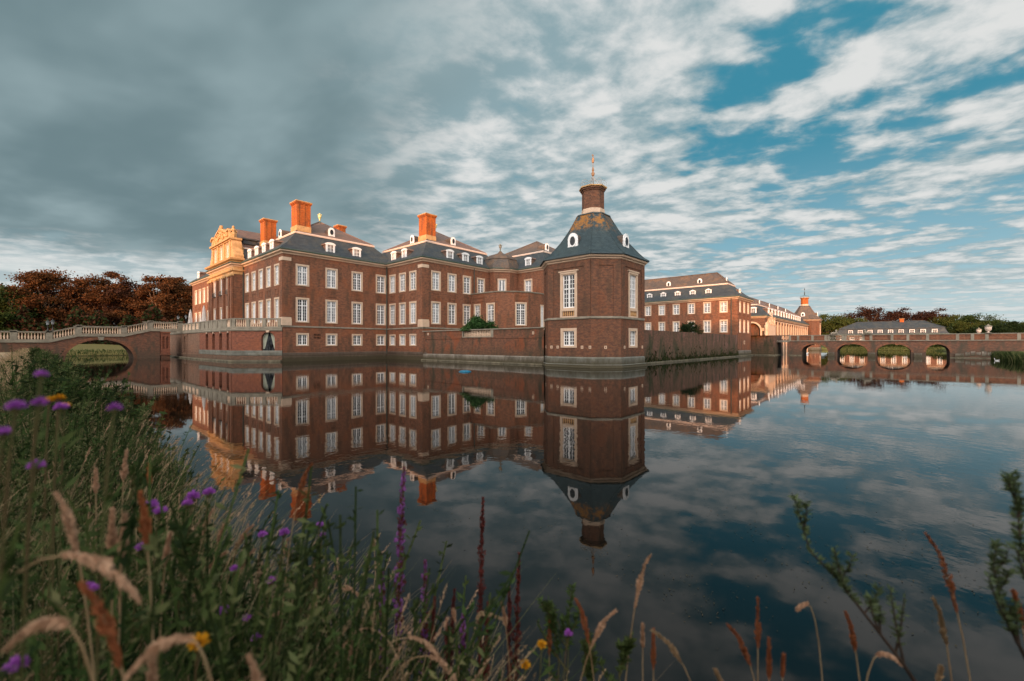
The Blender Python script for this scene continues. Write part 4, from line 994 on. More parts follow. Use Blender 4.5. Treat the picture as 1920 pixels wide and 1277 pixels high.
#==================================================================== BRIDGES
def bridge_body(mb, p, udir, L, top, arches, zb, thick, k=14):
    """front and back faces with arches, soffits, deck. top: function u->z. arches: (u0,u1,spring,crown)"""
    mb.frame(p, udir); us = {0., L}
    for t in top[1]: us.add(t)
    for a in arches:
        for i in range(k + 1): us.add((a[0] + a[1]) / 2 - (a[1] - a[0]) / 2 * cos(pi * i / k))
    us = sorted(us)
    def bot(u):
        for a in arches:
            if a[0] - 1e-6 <= u <= a[1] + 1e-6:
                c, r = (a[0] + a[1]) / 2, (a[1] - a[0]) / 2; return a[2] + (a[3] - a[2]) * sqrt(max(0, 1 - ((u - c) / r) ** 2))
        return zb
    for a, b in zip(us, us[1:]):
        ar = [x for x in arches if x[0] - 1e-6 <= (a + b) / 2 <= x[1] + 1e-6]
        za, zc = (bot(a), bot(b)) if ar else (zb, zb)
        mb.poly([(a, 0, za), (b, 0, zc), (b, 0, top[0](b)), (a, 0, top[0](a))]); mb.poly([(a, -thick, top[0](a)), (b, -thick, top[0](b)), (b, -thick, zc), (a, -thick, za)])
        mb.poly([(a, 0, top[0](a)), (b, 0, top[0](b)), (b, -thick, top[0](b)), (a, -thick, top[0](a))])
        if ar: mb.poly([(a, 0, za), (a, -thick, za), (b, -thick, zc), (b, 0, zc)])
    for a in arches:
        for u, sg in ((a[0], 1), (a[1], -1)):
            q = [(u, 0, zb), (u, -thick, zb), (u, -thick, a[2]), (u, 0, a[2])]; mb.poly(q if sg > 0 else q[::-1])
    mb.poly([(0, 0, zb), (0, 0, top[0](0)), (0, -thick, top[0](0)), (0, -thick, zb)]); mb.poly([(L, 0, zb), (L, -thick, zb), (L, -thick, top[0](L)), (L, 0, top[0](L))])
    return mb
def arch_ring(mb, p, udir, a, w=.35, out=.05, k=14):
    mb.frame(p, udir); c, r = (a[0] + a[1]) / 2, (a[1] - a[0]) / 2; hz = a[3] - a[2]
    f = lambda e, t: (c - (r + e) * cos(t), a[2] + (hz + e) * sin(t))
    for i in range(k):
        t0, t1 = pi * i / k, pi * (i + 1) / k; mb.prism([f(0, t0), f(w, t0), f(w, t1), f(0, t1)][::-1], -.02, out)
# ---- left bridge with stone balustrade
LB = thing('arched_bridge', 'humped brick bridge with pale stone balustrade on the left, under copper trees', 'bridge', loc=(7, 93, 0))
prof_x = [(-14, 2.75), (1.4, 2.72), (4.4, 3.64), (9.5, 3.68), (12.7, 4.62), (17.0, 4.62)]
def lz(x):
    for (a, b), (c, d) in zip(prof_x, prof_x[1:]):
        if a <= x <= c: return b + (d - b) * (x - a) / (c - a)
    return prof_x[-1][1]
def left_bridge():
    o = (-14, 91.); b = MB(); top = (lambda u: lz(u - 14), [15.4, 18.4, 23.5, 26.7])
    bridge_body(b, o, (1, 0), 27.9, top, [(16.95, 24.6, 0.0, 3.0)], -.6, 5.2)
    b.build('bridge_body', M['brick_arch'], LB)
    ar = MB(); arch_ring(ar, o, (1, 0), (16.95, 24.6, 0., 3.0), .42, .05, 20); ar.build('arch_ring', M['brick'], LB)
    ks = MB(o, (1, 0)); ks.prism([(20.55, 2.95), (21.05, 2.95), (21.2, 3.62), (20.4, 3.62)], -.1, .16); ks.build('keystone', M['stone_g'], LB)
    for side, n0, n1 in (('front', 0., .16), ('back', -5.36, -5.2)):
        c = MB(o, (1, 0)); seg = [(x + 14, z) for x, z in prof_x]
        for (a, z), (d, w_) in zip(seg, seg[1:]):
            c.prism([(a, z - .16), (d, w_ - .16), (d, w_ + .02), (a, z + .02)], n0 - .3 if n0 == 0 else n0, n1 if n0 == 0 else n1 + .3)
            c.prism([(a, z + .02), (d, w_ + .02), (d, w_ + .3), (a, z + .3)], -.32 if n0 == 0 else -5.2, .0 if n0 == 0 else -4.88)
            c.prism([(a, z + 1.28), (d, w_ + 1.28), (d, w_ + 1.44), (a, z + 1.44)], -.36 if n0 == 0 else -5.24, .04 if n0 == 0 else -4.84)
        ob = c.build('balustrade', M['stone_g'], LB)
        nn = 0 if n0 == 0 else -4.88
        piers = [0.2, 4., 8., 12., 15.4, 18.4, 23.5, 26.7, 30.6]
        for u in piers:
            z = lz(u - 14); pr = MB(o, (1, 0)); pr.box(u - .32, u + .32, nn - .36, nn + .04, z, z + 1.5); pr.box(u - .36, u + .36, nn - .4, nn + .08, z + 1.5, z + 1.58)
            pr.build('pier', M['stone_g'], LB)
        if side == 'front':
            me = baluster_mesh(.98, M['stone']); 
            for a, d in zip(piers, piers[1:]):
                if d <= 4: continue
                k = int((d - a - .7) / .285)
                for i in range(k):
                    u = a + .35 + (d - a - .7) * (i + .5) / k; put_mesh('baluster', me, (u - 14, 91. + .16, lz(u - 14) + .3), ob)
        else:
            me2 = baluster_mesh(.98, M['stone_g'])
    # pier with two tall niches under the last span
    pr = MB(); wall_face(pr, (13.95, 90.6), (15.15, 90.6), .6, 4.3, [(.2, .48, 1.6, 3.6, .14, .3), (.7, .98, 1.6, 3.6, .14, .3)])
    wall_face(pr, (15.15, 90.6), (15.15, 95), -.6, 4.3); wall_face(pr, (13.95, 95), (13.95, 90.6), -.6, 4.3); pr.frame((13.95, 90.6), (1, 0)); pr.box(-.08, 1.28, -.5, .12, 4.2, 4.4); pr.box(-.1, 1.3, -.5, .14, .5, .72); pr.box(0, 1.2, -4.4, -.31, .7, 4.2)
    pr.box(.0, 1.2, -.6, .02, -.6, .5)
    pr.build('pier_house', M['brick_red'], LB); recenter(LB)
left_bridge()
# ---- terrace bastion
TB = thing('terrace_bastion', 'red brick terrace bastion with arched openings and long stone balustrade under the palace', 'terrace', loc=(19, 75, 0))
def bastion():
    Pp = [(16.9, 125), (16.9, 79.4), (17.35, 65.1), (21.85, 60.35)]; E = edges(Pp, False); w = MB(); lt = MB()
    wall_face(lt, (16.9, 125), (16.9, 79.6), -.6, 4.1, [(125 - 90.0, 125 - 88.6, 1.0, 3.7, .7, .5)])
    wall_face(w, (16.9, 79.6), (17.35, 65.1), -.6, 4.1, [(79.6 - y - .62, 79.6 - y + .62, 1.55, 3.95, .62, .45) for y in (75.9, 72.8, 69.7, 66.6)])
    wall_face(w, E[2][0], E[2][1], -.6, 4.1, [(3.8, 5.55, 1.45, 3.95, .87, .4)])
    lt.frame((16.9, 125), (0, -1)); lt.box(34.2, 34.7, -.02, .12, -.2, 4.1); lt.box(36.9, 37.5, -.02, .12, -.2, 4.1)
    w.frame((16.9, 79.6), (.45, -14.5)); w.box(13.5, 14.45, -.02, .07, 1.5, 4.1)
    w.poly([(16.95, 125, 4.35), (16.95, 79.4, 4.35), (17.4, 65.2, 4.35), (21.9, 60.45, 4.35), (22, 125, 4.35)], True)
    w.build('wall', M['brick_red'], TB); lt.build('light_wall', M['brick_light'], TB)
    pl = MB(); sweep(pl, [(16.9, 79.6), (17.35, 65.1), (21.85, 60.35)], [(0, .82), (.1, .84), (.1, 1.46), (.0, 1.5)], False); pl.build('stone_band', M['plinth'], TB)
    p2 = MB(); sweep(p2, [(16.9, 95), (16.9, 79.4), (17.35, 65.1), (21.85, 60.35)], [(.06, -.6), (.06, .78), (0, .82)], False); p2.build('plinth', M['brick_light'], TB)
    ledge_of(Pp, TB, w=.5, z=.2)
    c = MB(); sweep(c, Pp, [(0, 4.05), (.08, 4.08), (.14, 4.22), (.14, 4.34), (.0, 4.42)], False)
    sweep(c, Pp, [(-.02, 4.42), (.06, 4.42), (.06, 4.66), (-.3, 4.68)], False); c.build('cornice', M['stone_g'], TB)
    rl = MB(); sweep(rl, Pp, [(-.26, 5.62), (.06, 5.62), (.08, 5.78), (-.28, 5.8)], False); ob = rl.build('balustrade', M['stone_g'], TB)
    pr = MB(); me = baluster_mesh(.96, M['stone']); ps = [(125 - 34.5, 45.6), ]
    segs = [(E[0][0], E[0][1], [31.0, 33.5, 36., 38.2, 40.5, 43., 45.3]), (E[1][0], E[1][1], [0.2, 2.2, 4.2, 6.2, 8.2, 10.2, 12.2, 14.0]), (E[2][0], E[2][1], [.25, 2.1, 4.2, 6.2])]
    for si, (p, q, us) in enumerate(segs):
        pr.frame(p, (q[0] - p[0], q[1] - p[1]))
        for u in us: pq = MB(p, (q[0] - p[0], q[1] - p[1])); pq.box(u - .2, u + .2, -.27, .08, 4.6, 5.64); pq.build('pier', M['stone_g'], TB)
        for a, d in zip(us, us[1:]):
            if si == 0 and a > 40 or si == 1: pr.box(a + .2, d - .2, -.2, .0, 4.65, 5.62) if si == 1 and a < 11 else None
            k = int((d - a - .4) / .27)
            for i in range(k):
                u = a + .2 + (d - a - .4) * (i + .5) / k; x, y, z = pr.p(u, -.08, 4.64); put_mesh('baluster', me, (x, y, z), ob) if not (si == 1 and a < 11) else None
    pr.build('solid_panels', M['stone_g'], TB)
    ks = MB()
    ks.frame(E[2][0], (4.5, -4.75)); ks.prism([(4.5, 3.9), (4.85, 3.9), (4.95, 4.3), (4.4, 4.3)], -.05, .12)
    ks.frame((16.9, 79.6), (.45, -14.5))
    for y in (75.9, 72.8, 69.7, 66.6): ks.prism([(79.6 - y - .12, 3.85), (79.6 - y + .12, 3.85), (79.6 - y + .18, 4.2), (79.6 - y - .18, 4.2)], -.05, .1)
    ks.build('keystones', M['stone'], TB)
    # arched window with drawn-back curtains
    q = MB(E[2][0], (4.5, -4.75)); q.box(3.8, 5.55, -.5, -.42, 1.45, 3.95)
    for y in (75.9, 72.8, 69.7, 66.6): q.frame((16.9, 79.6), (.45, -14.5)); q.box(79.6 - y - .65, 79.6 - y + .65, -.6, -.44, 1.5, 4.)
    q.frame((16.9, 125), (0, -1)); q.box(34.9, 36.5, -.6, -.48, 1., 3.8)
    go = q.build('opening_glass', M['glass'], TB)
    cu = MB(E[2][0], (4.5, -4.75))
    for sg in (-1, 1):
        c0 = 4.675; f = lambda a, z: (c0 + sg * a, z)
        for i in range(7):
            a0 = .86 - i * .11; t = i / 6
            pts = [f(.86 - .03 * i, 1.7), f(.86 - .03 * i - .04, 1.7), f(.86 - .05 * i - .06, 2.2), f(a0 - .1, 3.9 - .25 * (1 - t)), f(a0, 3.9 - .25 * (1 - t)), f(.86 - .05 * i, 2.2)]
            cu.poly([(a, -.40 + .012 * (i % 2), z) for a, z in pts]); cu.poly([(a, -.415 + .012 * (i % 2), z) for a, z in pts[::-1]])
    cu.build('curtain', M['curt'], TB)
    mu = MB(E[2][0], (4.5, -4.75)); mu.box(4.64, 4.71, -.4, -.33, 1.45, 3.95); mu.box(3.8, 5.55, -.4, -.34, 3.05, 3.13); mu.box(3.8, 3.88, -.4, -.34, 1.45, 3.2); mu.box(5.47, 5.55, -.4, -.34, 1.45, 3.2); mu.build('window_bars', M['iron'], TB)
    recenter(TB)
bastion()
# ---- right bridge
RB = thing('long_bridge', 'long low brick bridge with four arches and panelled parapet on the right', 'bridge', loc=(105, 2, 0))
def right_bridge():
    p = (103, 16.1); L = 40.; b = MB(); u = lambda y: 16.1 - y
    arches = [(u(13.75), u(9.5), .9, 2.3), (u(8.1), u(3.6), .9, 2.35), (u(2.3), u(-2.3), .9, 2.35), (u(-4.2), u(-7.1), .9, 2.3)]
    bridge_body(b, p, (0, -1), L, (lambda x: 2.9, []), arches, -.6, 6.)
    b.build('bridge_body', M['brick_arch'], RB)
    ar = MB()
    for a in arches: arch_ring(ar, p, (0, -1), a, .32, .04)
    ar.build('arch_ring', M['brick'], RB)
    c = MB(p, (0, -1)); c.box(0, L, -.2, .12, 2.9, 3.04); c.build('string_course', M['stone_g'], RB)
    piers = [0.3, 1.7, 4.1, 6.2, 8.9, 11.9, 13.0, 15.9, 18.0, 20.5, 24.1, 25.8, 27.4, 30.8, 34., 38.]
    for nn in (0, -5.7):
        w = MB(p, (0, -1)); st = MB(p, (0, -1))
        for a, d in zip(piers, piers[1:]):
            if not (6 < a < 11): w.box(a + .18, d - .18, nn - .28, nn - .03, 3.05, 4.0)
            if not (6 < a < 11): w.box(a + .3, d - .3, nn - .05, nn + .02, 3.2, 3.28); w.box(a + .3, d - .3, nn - .05, nn + .02, 3.75, 3.83)
        for x in piers: st.box(x - .19, x + .19, nn - .32, nn + .05, 3.04, 4.02)
        st.box(0, L, nn - .34, nn + .06, 4.0, 4.12); po = w.build('parapet', M['brick'], RB); st.build('parapet_stones', M['stone_g'], po)
    lt = MB(p, (0, -1))                                            # pierced stone panels with crossed scrolls
    for a, d in ((6.4, 8.7), (9.1, 11.7)):
        k = 6; s = (d - a) / k
        for i in range(k):
            x = a + s * i
            for j in range(8):
                t0, t1 = pi * j / 4, pi * (j + 1) / 4; f = lambda r, t: (x + s / 2 + r * .9 * cos(t), 3.52 + r * 1.05 * sin(t))
                lt.prism([f(.13, t0), f(.2, t0), f(.2, t1), f(.13, t1)], -.2, -.08)
            lt.prism([(x, 3.05), (x + .07, 3.05), (x + s, 4.0), (x + s - .07, 4.0)], -.19, -.1); lt.prism([(x + s - .07, 3.05), (x + s, 3.05), (x + .07, 4.0), (x, 4.0)], -.185, -.105)
    lt.build('pierced_panel', M['stone_g'], RB)
    cw = MB(p, (0, -1))
    for y in (9.0, 3.0, -3.2, -8.2): cw.prism([(u(y) - .55, -.6), (u(y) + .55, -.6), (u(y) + .5, .75), (u(y) - .5, .75)], -.05, .35)
    for i in range(14): x = 25. + i * .62; cw.box(x, x + .5, -.02, .05, .35 + .1 * (i % 3), 1.0 + .12 * (i % 2))
    cw.build('pier_stones', M['plinth_w'], RB)
    ledge_of([(103, 16.1), (103, 13.75)], RB, w=.5, z=.12); ledge_of([(103, -7.1), (103, -13)], RB, w=.4, z=.1)
    recenter(RB)
right_bridge()
DB = thing('drawbridge', 'small flat drawbridge with iron railing between bridge and gate embankment', 'bridge', loc=(104.5, 17, 0))
b = MB((103, 18.3), (0, -1)); b.box(-.1, 2.4, -4, -.2, 2.95, 3.15); b.box(-.2, 2.5, -.5, .05, 2.7, 2.95); b.build('deck', M['plinth_w'], DB)
b = MB((103, 18.3), (0, -1))
for nn in (-.3, -3.8):
    for i in range(12): b.box(.05 + i * .2, .08 + i * .2, nn - .03, nn, 3.15, 4.1)
    b.box(0, 2.3, nn - .05, nn + .02, 4.1, 4.16); b.box(0, .12, nn - .08, nn + .04, 3.15, 4.3); b.box(2.2, 2.32, nn - .08, nn + .04, 3.15, 4.3)
b.build('railing', M['iron'], DB)
b = MB((103, 18.3), (0, -1)); b.box(-.35, .1, -1.5, .1, 2.9, 4.15); b.build('gate_post', M['brick_wall'], DB); recenter(DB)

# urns and sphinxes on the parapet
def urn(label, x, y, z, s=1.):
    t = thing('stone_urn', label, 'urn', 'stone urns on the long bridge', (x, y, z)); a = MB(); a.box(-.42 * s, .42 * s, -.42 * s, .42 * s, 0, .12 * s); a.smooth = False; a.build('base', M['stone_g'], t)
    b = MB(); b.smooth = True; b.lathe((0, 0, .12 * s), [(.3 * s, 0), (.14 * s, .12 * s), (.16 * s, .22 * s), (.42 * s, .45 * s), (.5 * s, .8 * s), (.52 * s, 1.15 * s), (.46 * s, 1.2 * s)], 14); b.build('bowl', M['band'], t)
    c = MB(); c.smooth = True; c.lathe((0, 0, 1.32 * s), [(.58 * s, 0), (.6 * s, .08 * s), (.4 * s, .22 * s), (.14 * s, .3 * s), (.1 * s, .38 * s), (.16 * s, .48 * s), (.02 * s, .6 * s)], 14); c.build('lid', M['stone_g'], t)
urn('large lidded stone urn on the bridge end pier, the nearer of two', 103, -11.45, 4.12, .78)
urn('smaller lidded stone urn on the far parapet of the bridge', 108.8, -11.0, 4.0, .62)
def sphinx(label, x, y, face):
    t = thing('sphinx_statue', label, 'statue', 'reclining sphinx statues on the bridge', (x, y, 4.12)); t.scale = (.8, .8, .8); b = MB(); b.smooth = True; f = face
    b.sphere((0, 0, .38), .34, 10, (.8, 1.9, .85)); b.sphere((0, .45 * f, .55), .3, 10, (.8, .9, 1.2)); b.sphere((0, .52 * f, 1.0), .21, 10, (.9, 1, 1.15)); b.sphere((0, .42 * f, .98), .26, 8, (1, .7, .9))
    b.sphere((.12, .8 * f, .15), .12, 8, (.8, 2.6, .8)); b.sphere((-.12, .8 * f, .15), .12, 8, (.8, 2.6, .8)); b.sphere((.2, -.45 * f, .3), .25, 8); b.sphere((-.2, -.45 * f, .3), .25, 8)
    b.build('body', M['stone_g'], t); c = MB(); c.box(-.35, .35, -.9, .9, 0, .1); c.build('base', M['stone_g'], t)
sphinx('grey stone sphinx on the bridge parapet at the left end of the pierced panels', 102.9, 8.6, -1)
sphinx('grey stone sphinx on the bridge parapet at the right end of the pierced panels', 102.9, 3.6, 1)

# ---- stable building beyond the bridge
ST = thing('stable_block', 'long low building with blue-grey slate mansard roof and small white dormers', 'building', loc=(212, 2, 0))
P = [(207, 16.6), (207, -14), (219, -14), (219, 16.6)]; w = MB(); E = edges(P)
wn = (1.5, 2.6, .15, 2, (3, 1), .7); hs = {i: [] for i in range(4)}; ws = [(0, 1.9 + 2.95 * k, 2.3, wn) for k in range(10)]
for i, u, z, s in ws: hs[i].append(hole(u, z, s))
for i, (p, q) in enumerate(E): wall_face(w, p, q, .5, 5.5, hs[i])
w.build('wall', M['brick_arch'], ST)
for i, u, z, s in ws: put_window(ST, E[i][0], (0, -1), u, z, s)
cornice(ST, P, 5.3); mansard(ST, (207, 219, -14, 16.6), 5.7, .9, 7.9, 10.7, 'slate', 'slate', 'slate')
for k in range(9): dormer(ST, E[0][0], (0, -1), 4.4 + 2.85 * k, 6.0, 1.35, 1.5, .1, 1.3, 2, 'flat')
chimney(ST, 212.2, 213., -2.8, -1.7, 9.5, 10, 11.6); recenter(ST)

def hedge_far():
    n = 9000; y = rng.uniform(-16, 19, n); C = np.stack([rng.uniform(203., 206., n), y, .9 + (1.5 + .5 * np.sin(y * .9) + .3 * np.sin(y * 2.3)) * rng.uniform(0, 1, n)], -1); V, F = leaf_quads(C, .28, .9, .7); return quad_obj('hedge', V, F, [M['leaf_dark'], M['leaf_green']], rng.integers(0, 2, n))
tag(hedge_far(), 'low dark hedge between the far bank and the stable building', 'hedge', kind='stuff')
# ---- lamps, parasols
def lamp(label, x, y, z, h=2.3, grp='lanterns on posts along the bridge and terrace'):
    t = thing('street_lamp', label, 'lamp', grp, (x, y, z)); a = MB(); a.smooth = True
    a.lathe((0, 0, 0), [(.12, 0), (.12, .12), (.05, .2), (.045, h - .75), (.1, h - .72), (.05, h - .66)], 8); a.build('post', M['iron'], t)
    b = MB(); b.lathe((0, 0, h - .66), [(.12, 0), (.2, .42)], 6); b.build('lantern_glass', M['glass_c'], t)
    c = MB(); c.lathe((0, 0, h - .24), [(.24, 0), (.2, .04), (.1, .16), (.04, .2), (.04, .28), (.005, .34)], 6); c.build('lantern_roof', M['iron'], t)
lamp('left lantern of the pair on the bridge pier above the water', 1.25, 90.9, lz(1.4) + 1.5, 1.55)
lamp('right lantern of the pair on the bridge pier above the water', 1.75, 91.6, lz(1.7) + 1.5, 1.6)
lamp('left lantern of the two at the terrace end near the white parasols', 17.3, 96.5, 4.4, 3.1)
lamp('lantern nearest the white parasols on the terrace', 18.2, 95.2, 4.4, 3.2)
def parasol(label, x, y, z, h):
    t = thing('closed_parasol', label, 'parasol', 'closed white parasols on the terrace', (x, y, z)); a = MB(); a.tube([(0, 0, 0), (0, 0, h)], .04, 6); a.lathe((0, 0, 0), [(.35, 0), (.35, .1), (.06, .14)], 10); a.build('pole', M['iron'], t)
    c = MB(); k = 16; prof = [(.5, .9), (.46, 1.3), (.36, 2.), (.2, h - .6), (.05, h + .05)]
    for (r0, z0), (r1, z1) in zip(prof, prof[1:]):
        for i in range(k):
            f = lambda r, j: (r * (1 if j % 2 else .72) * cos(2 * pi * j / k), r * (1 if j % 2 else .72) * sin(2 * pi * j / k)); a0 = f(r0, i); a1 = f(r0, i + 1); b1 = f(r1, i + 1); b0 = f(r1, i)
            c.poly([(*a0, z0), (*a1, z0), (*b1, z1), (*b0, z1)], True)
    c.build('canopy', M['cloth'], t)
parasol('left closed white parasol on the terrace, in front of the trees', 18.9, 95.5, 4.4, 4.2)
parasol('right closed white parasol on the terrace, in front of the palace corner', 19.3, 88.0, 4.4, 4.5)

# ---- buoy and birds
b = MB(); b.smooth = True; b.sphere((0, 0, 0.02), .55, 14, (1, 1, .22)); bo = b.build('buoy', M['blue']); bo.location = at(872, 36.5, 0); tag(bo, 'flat blue float drifting on the dark water before the terrace wall', 'float')
def bird(name, label, loc, s, rz, cat):
    m = M['white']; t = thing(name, label, cat, loc=loc); t.rotation_euler = (0, 0, rz); b = MB(); b.smooth = True
    b.sphere((0, 0, .12 * s), .3 * s, 10, (1.7, .85, .6)); b.sphere((-.5 * s, 0, .25 * s), .14 * s, 8, (1.4, .6, .6))
    b.tube([(.38 * s, 0, .16 * s), (.5 * s, 0, .36 * s), (.46 * s, 0, .58 * s), (.52 * s, 0, .74 * s)], [.1 * s, .07 * s, .05 * s, .06 * s], 8); b.sphere((.56 * s, 0, .76 * s), .085 * s, 8, (1.3, .9, .9)); b.build('body', m, t)
    c = MB(); c.tube([(.62 * s, 0, .75 * s), (.76 * s, 0, .71 * s)], [.035 * s, .01 * s], 6); c.build('beak', M['yellow'], t)
bird('swan', 'white swan on the water under the leftmost bridge arch', at(1511, 99), 1.1, 2.4, 'swan')
bird('duck', 'small white bird on the water before the reedy right bank', at(1869, 60), .45, 1., 'bird')
#==================================================================== TREES
def tree_mesh(seed, Ht, R, base, kind_leaf, n_clump=70, per=240, leaf=.26, open_=.0, limbs=9):
    rg = np.random.default_rng(seed); rn = random.Random(seed)
    t = MB(); top = Ht * .62; t.tube([(0, 0, -.3), (.1, .05, base * .5), (rn.uniform(-.3, .3), rn.uniform(-.3, .3), base), (rn.uniform(-.6, .6), rn.uniform(-.6, .6), top), (rn.uniform(-1, 1), rn.uniform(-1, 1), Ht * .9)], [Ht * .030, Ht * .022, Ht * .018, Ht * .010, .05], 8)
    cz = base + (Ht - base) * .47; rz = (Ht - base) * .53; C = []
    while len(C) < n_clump:
        p = rg.normal(size=3); p /= np.linalg.norm(p); r = rg.uniform(.35, 1.) ** .45; p = p * r
        if p[2] < -.75: continue
        q = np.array([p[0] * R, p[1] * R, cz + p[2] * rz]); q[:2] *= 1 + .25 * np.sin(3 * np.arctan2(p[1], p[0]) + seed); C.append(q)
    C = np.array(C)
    for i in range(limbs + 8):
        c = C[rn.randrange(len(C))]; z0 = rn.uniform(base * .8, base + (Ht - base) * .35); mid = (c[0] * .45, c[1] * .45, z0 + (c[2] - z0) * .45 + rn.uniform(-.3, .6))
        t.tube([(0, 0, z0), mid, tuple(c)], [Ht * .011, Ht * .007, .04], 5)
    L = []
    for c in C:
        k = int(per * rg.uniform(.5, 1.3)); s = rg.uniform(.6, 1.3) * R * .155
        L.append(c + rg.normal(size=(k, 3)) * np.array([s, s, s * .55]))
    L = np.concatenate(L); V, F = leaf_quads(L, leaf, .9, .7, rg)
    return t.mesh('trunk', M['bark']), V, F
TREE = {}
def tree_proto(key, leafm, **kw):
    tm, V, F = tree_mesh(**kw); me = bpy.data.meshes.new('crown'); me.vertices.add(len(V)); me.vertices.foreach_set('co', V.astype(np.float32).ravel()); me.loops.add(F.size); me.loops.foreach_set('vertex_index', F.astype(np.int32).ravel()); me.polygons.add(len(F)); me.polygons.foreach_set('loop_start', np.arange(len(F), dtype=np.int32) * 4); me.materials.append(M[leafm]); me.update(calc_edges=True)
    TREE[key] = (tm, me, kw['Ht'])
cop = dict(base=3.5, n_clump=58, per=330, leaf=.23, kind_leaf='')
tree_proto('c1', 'leaf_copper', seed=11, Ht=18., R=5.6, **cop); tree_proto('c2', 'leaf_copper', seed=12, Ht=17., R=5.2, **cop); tree_proto('c3', 'leaf_copper', seed=13, Ht=18.5, R=5.6, **cop)
tree_proto('c5', 'leaf_copper_d', seed=17, Ht=17., R=5.4, **cop); tree_proto('c4', 'leaf_copper_d', seed=14, Ht=17., R=6.0, base=4., n_clump=55, per=130, leaf=.27, kind_leaf='')
tree_proto('g1', 'leaf_green', seed=21, Ht=16., R=6.5, base=1.6, n_clump=75, per=290, leaf=.27, kind_leaf=''); tree_proto('g2', 'leaf_olive', seed=22, Ht=15., R=6.2, base=1.4, n_clump=75, per=280, leaf=.27, kind_leaf=''); tree_proto('g3', 'leaf_dark', seed=23, Ht=14., R=7., base=.4, n_clump=150, per=160, leaf=.3, kind_leaf='')
def tree(key, x, y, h, label, cat='tree', group=None, wid=1.):
    tm, cm, Ht = TREE[key]; s = h / Ht; n = {'c': 'copper_beech', 'g': 'broadleaf_tree'}[key[0]]; t = thing(n, label, cat, group, (x, y, 0)); t.location.z = float(ground_z(x, y)) if not (1 < x < 200 and -12 < y < 118) else 1.2
    for nm, me in (('trunk', tm), ('crown', cm)): o = bpy.data.objects.new(nm, me); COL.objects.link(o); o.parent = t
    t.scale = (s * wid, s * wid, s); t.rotation_euler = (0, 0, (x * 7.3 + y * 3.1) % 6.28); return t
GL = 'trees behind the left bridge'; GR = 'trees beyond the right bridge'
LT = [('g1', 22, 104, 541, 'rounded green tree at the far left edge, beyond the bridge'), ('c1', 92, 108, 513, 'tallest copper beech with airy crown left of the bridge arch'), ('c5', 150, 114, 524, 'copper beech second from the left, behind the bridge lamp'),
      ('c3', 203, 112, 520, 'copper beech straight above the bridge arch'), ('c5', 250, 116, 523, 'copper beech in the middle of the row right of the arch'), ('c2', 300, 113, 525, 'copper beech with pale sunlit limbs left of the parasols'),
      ('c3', 334, 119, 532, 'copper beech just left of the palace corner'), ('g1', 352, 135, 533, 'green tree peeking out behind the palace corner'), ('g1', 55, 118, 552, 'dark green tree between the left edge and the tallest beech'), ('g1', -22, 110, 545, 'green tree half cut by the left frame edge')]
for k, px, Z, ty, lb in LT: p = at(px, Z); tree(k, p.x, p.y, (644.5 - ty) * Z / 800 + 1.2, lb, group=GL, wid=1.05)
def understory():
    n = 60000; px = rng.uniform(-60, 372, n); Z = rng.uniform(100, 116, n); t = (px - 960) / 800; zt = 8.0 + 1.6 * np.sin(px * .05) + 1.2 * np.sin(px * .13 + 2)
    C = np.stack([Z * (cos(YAW) + t * sin(YAW)), Z * (sin(YAW) - t * cos(YAW)), 1. + zt * rng.uniform(0, 1, n) ** .9], -1); V, F = leaf_quads(C, .38, .9, .7); return quad_obj('wood_understory', V, F, [M['leaf_copper_d'], M['leaf_dark']], rng.integers(0, 2, n))  # dark leaf colours carry the shade beneath the beeches
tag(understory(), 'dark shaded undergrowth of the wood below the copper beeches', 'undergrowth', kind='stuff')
RT = [('g2', 1552, 215, 588, 'olive green tree directly right of the far tower'), ('g1', 1585, 225, 594, 'green tree between far tower and stable roof'), ('g2', 1606, 218, 596, 'low olive tree at the left end of the stable roof'), ('c4', 1622, 238, 574, 'tallest dark copper beech above the left end of the stable roof'), ('c4', 1655, 242, 582, 'second copper beech above the stable roof from the left'),
      ('c4', 1692, 238, 578, 'third copper beech above the stable roof'), ('c4', 1727, 240, 584, 'fourth copper beech above the stable chimney'), ('c4', 1752, 236, 579, 'copper beech above the right end of the stable roof'), ('g2', 1785, 225, 590, 'olive tree right of the stable roof'),
      ('g1', 1822, 200, 588, 'large green tree left of the stone urns'), ('g2', 1806, 185, 602, 'lower olive tree in front of the large green one'), ('g1', 1862, 205, 597, 'green tree behind the larger stone urn'), ('g3', 1893, 170, 604, 'dark green tree right of the larger urn'), ('g1', 1922, 190, 602, 'green tree at the right frame edge'), ('g3', 1850, 175, 610, 'dark low tree between the two urns'), ('g3', 1762, 190, 612, 'dark low tree beside the stable gable'), ('g1', 1955, 180, 600, 'green tree mostly beyond the right frame edge')]
for k, px, Z, ty, lb in RT: p = at(px, Z); tree(k, p.x, p.y, (644.5 - ty) * Z / 800 + 1.2, lb, group=GR, wid=1.15)
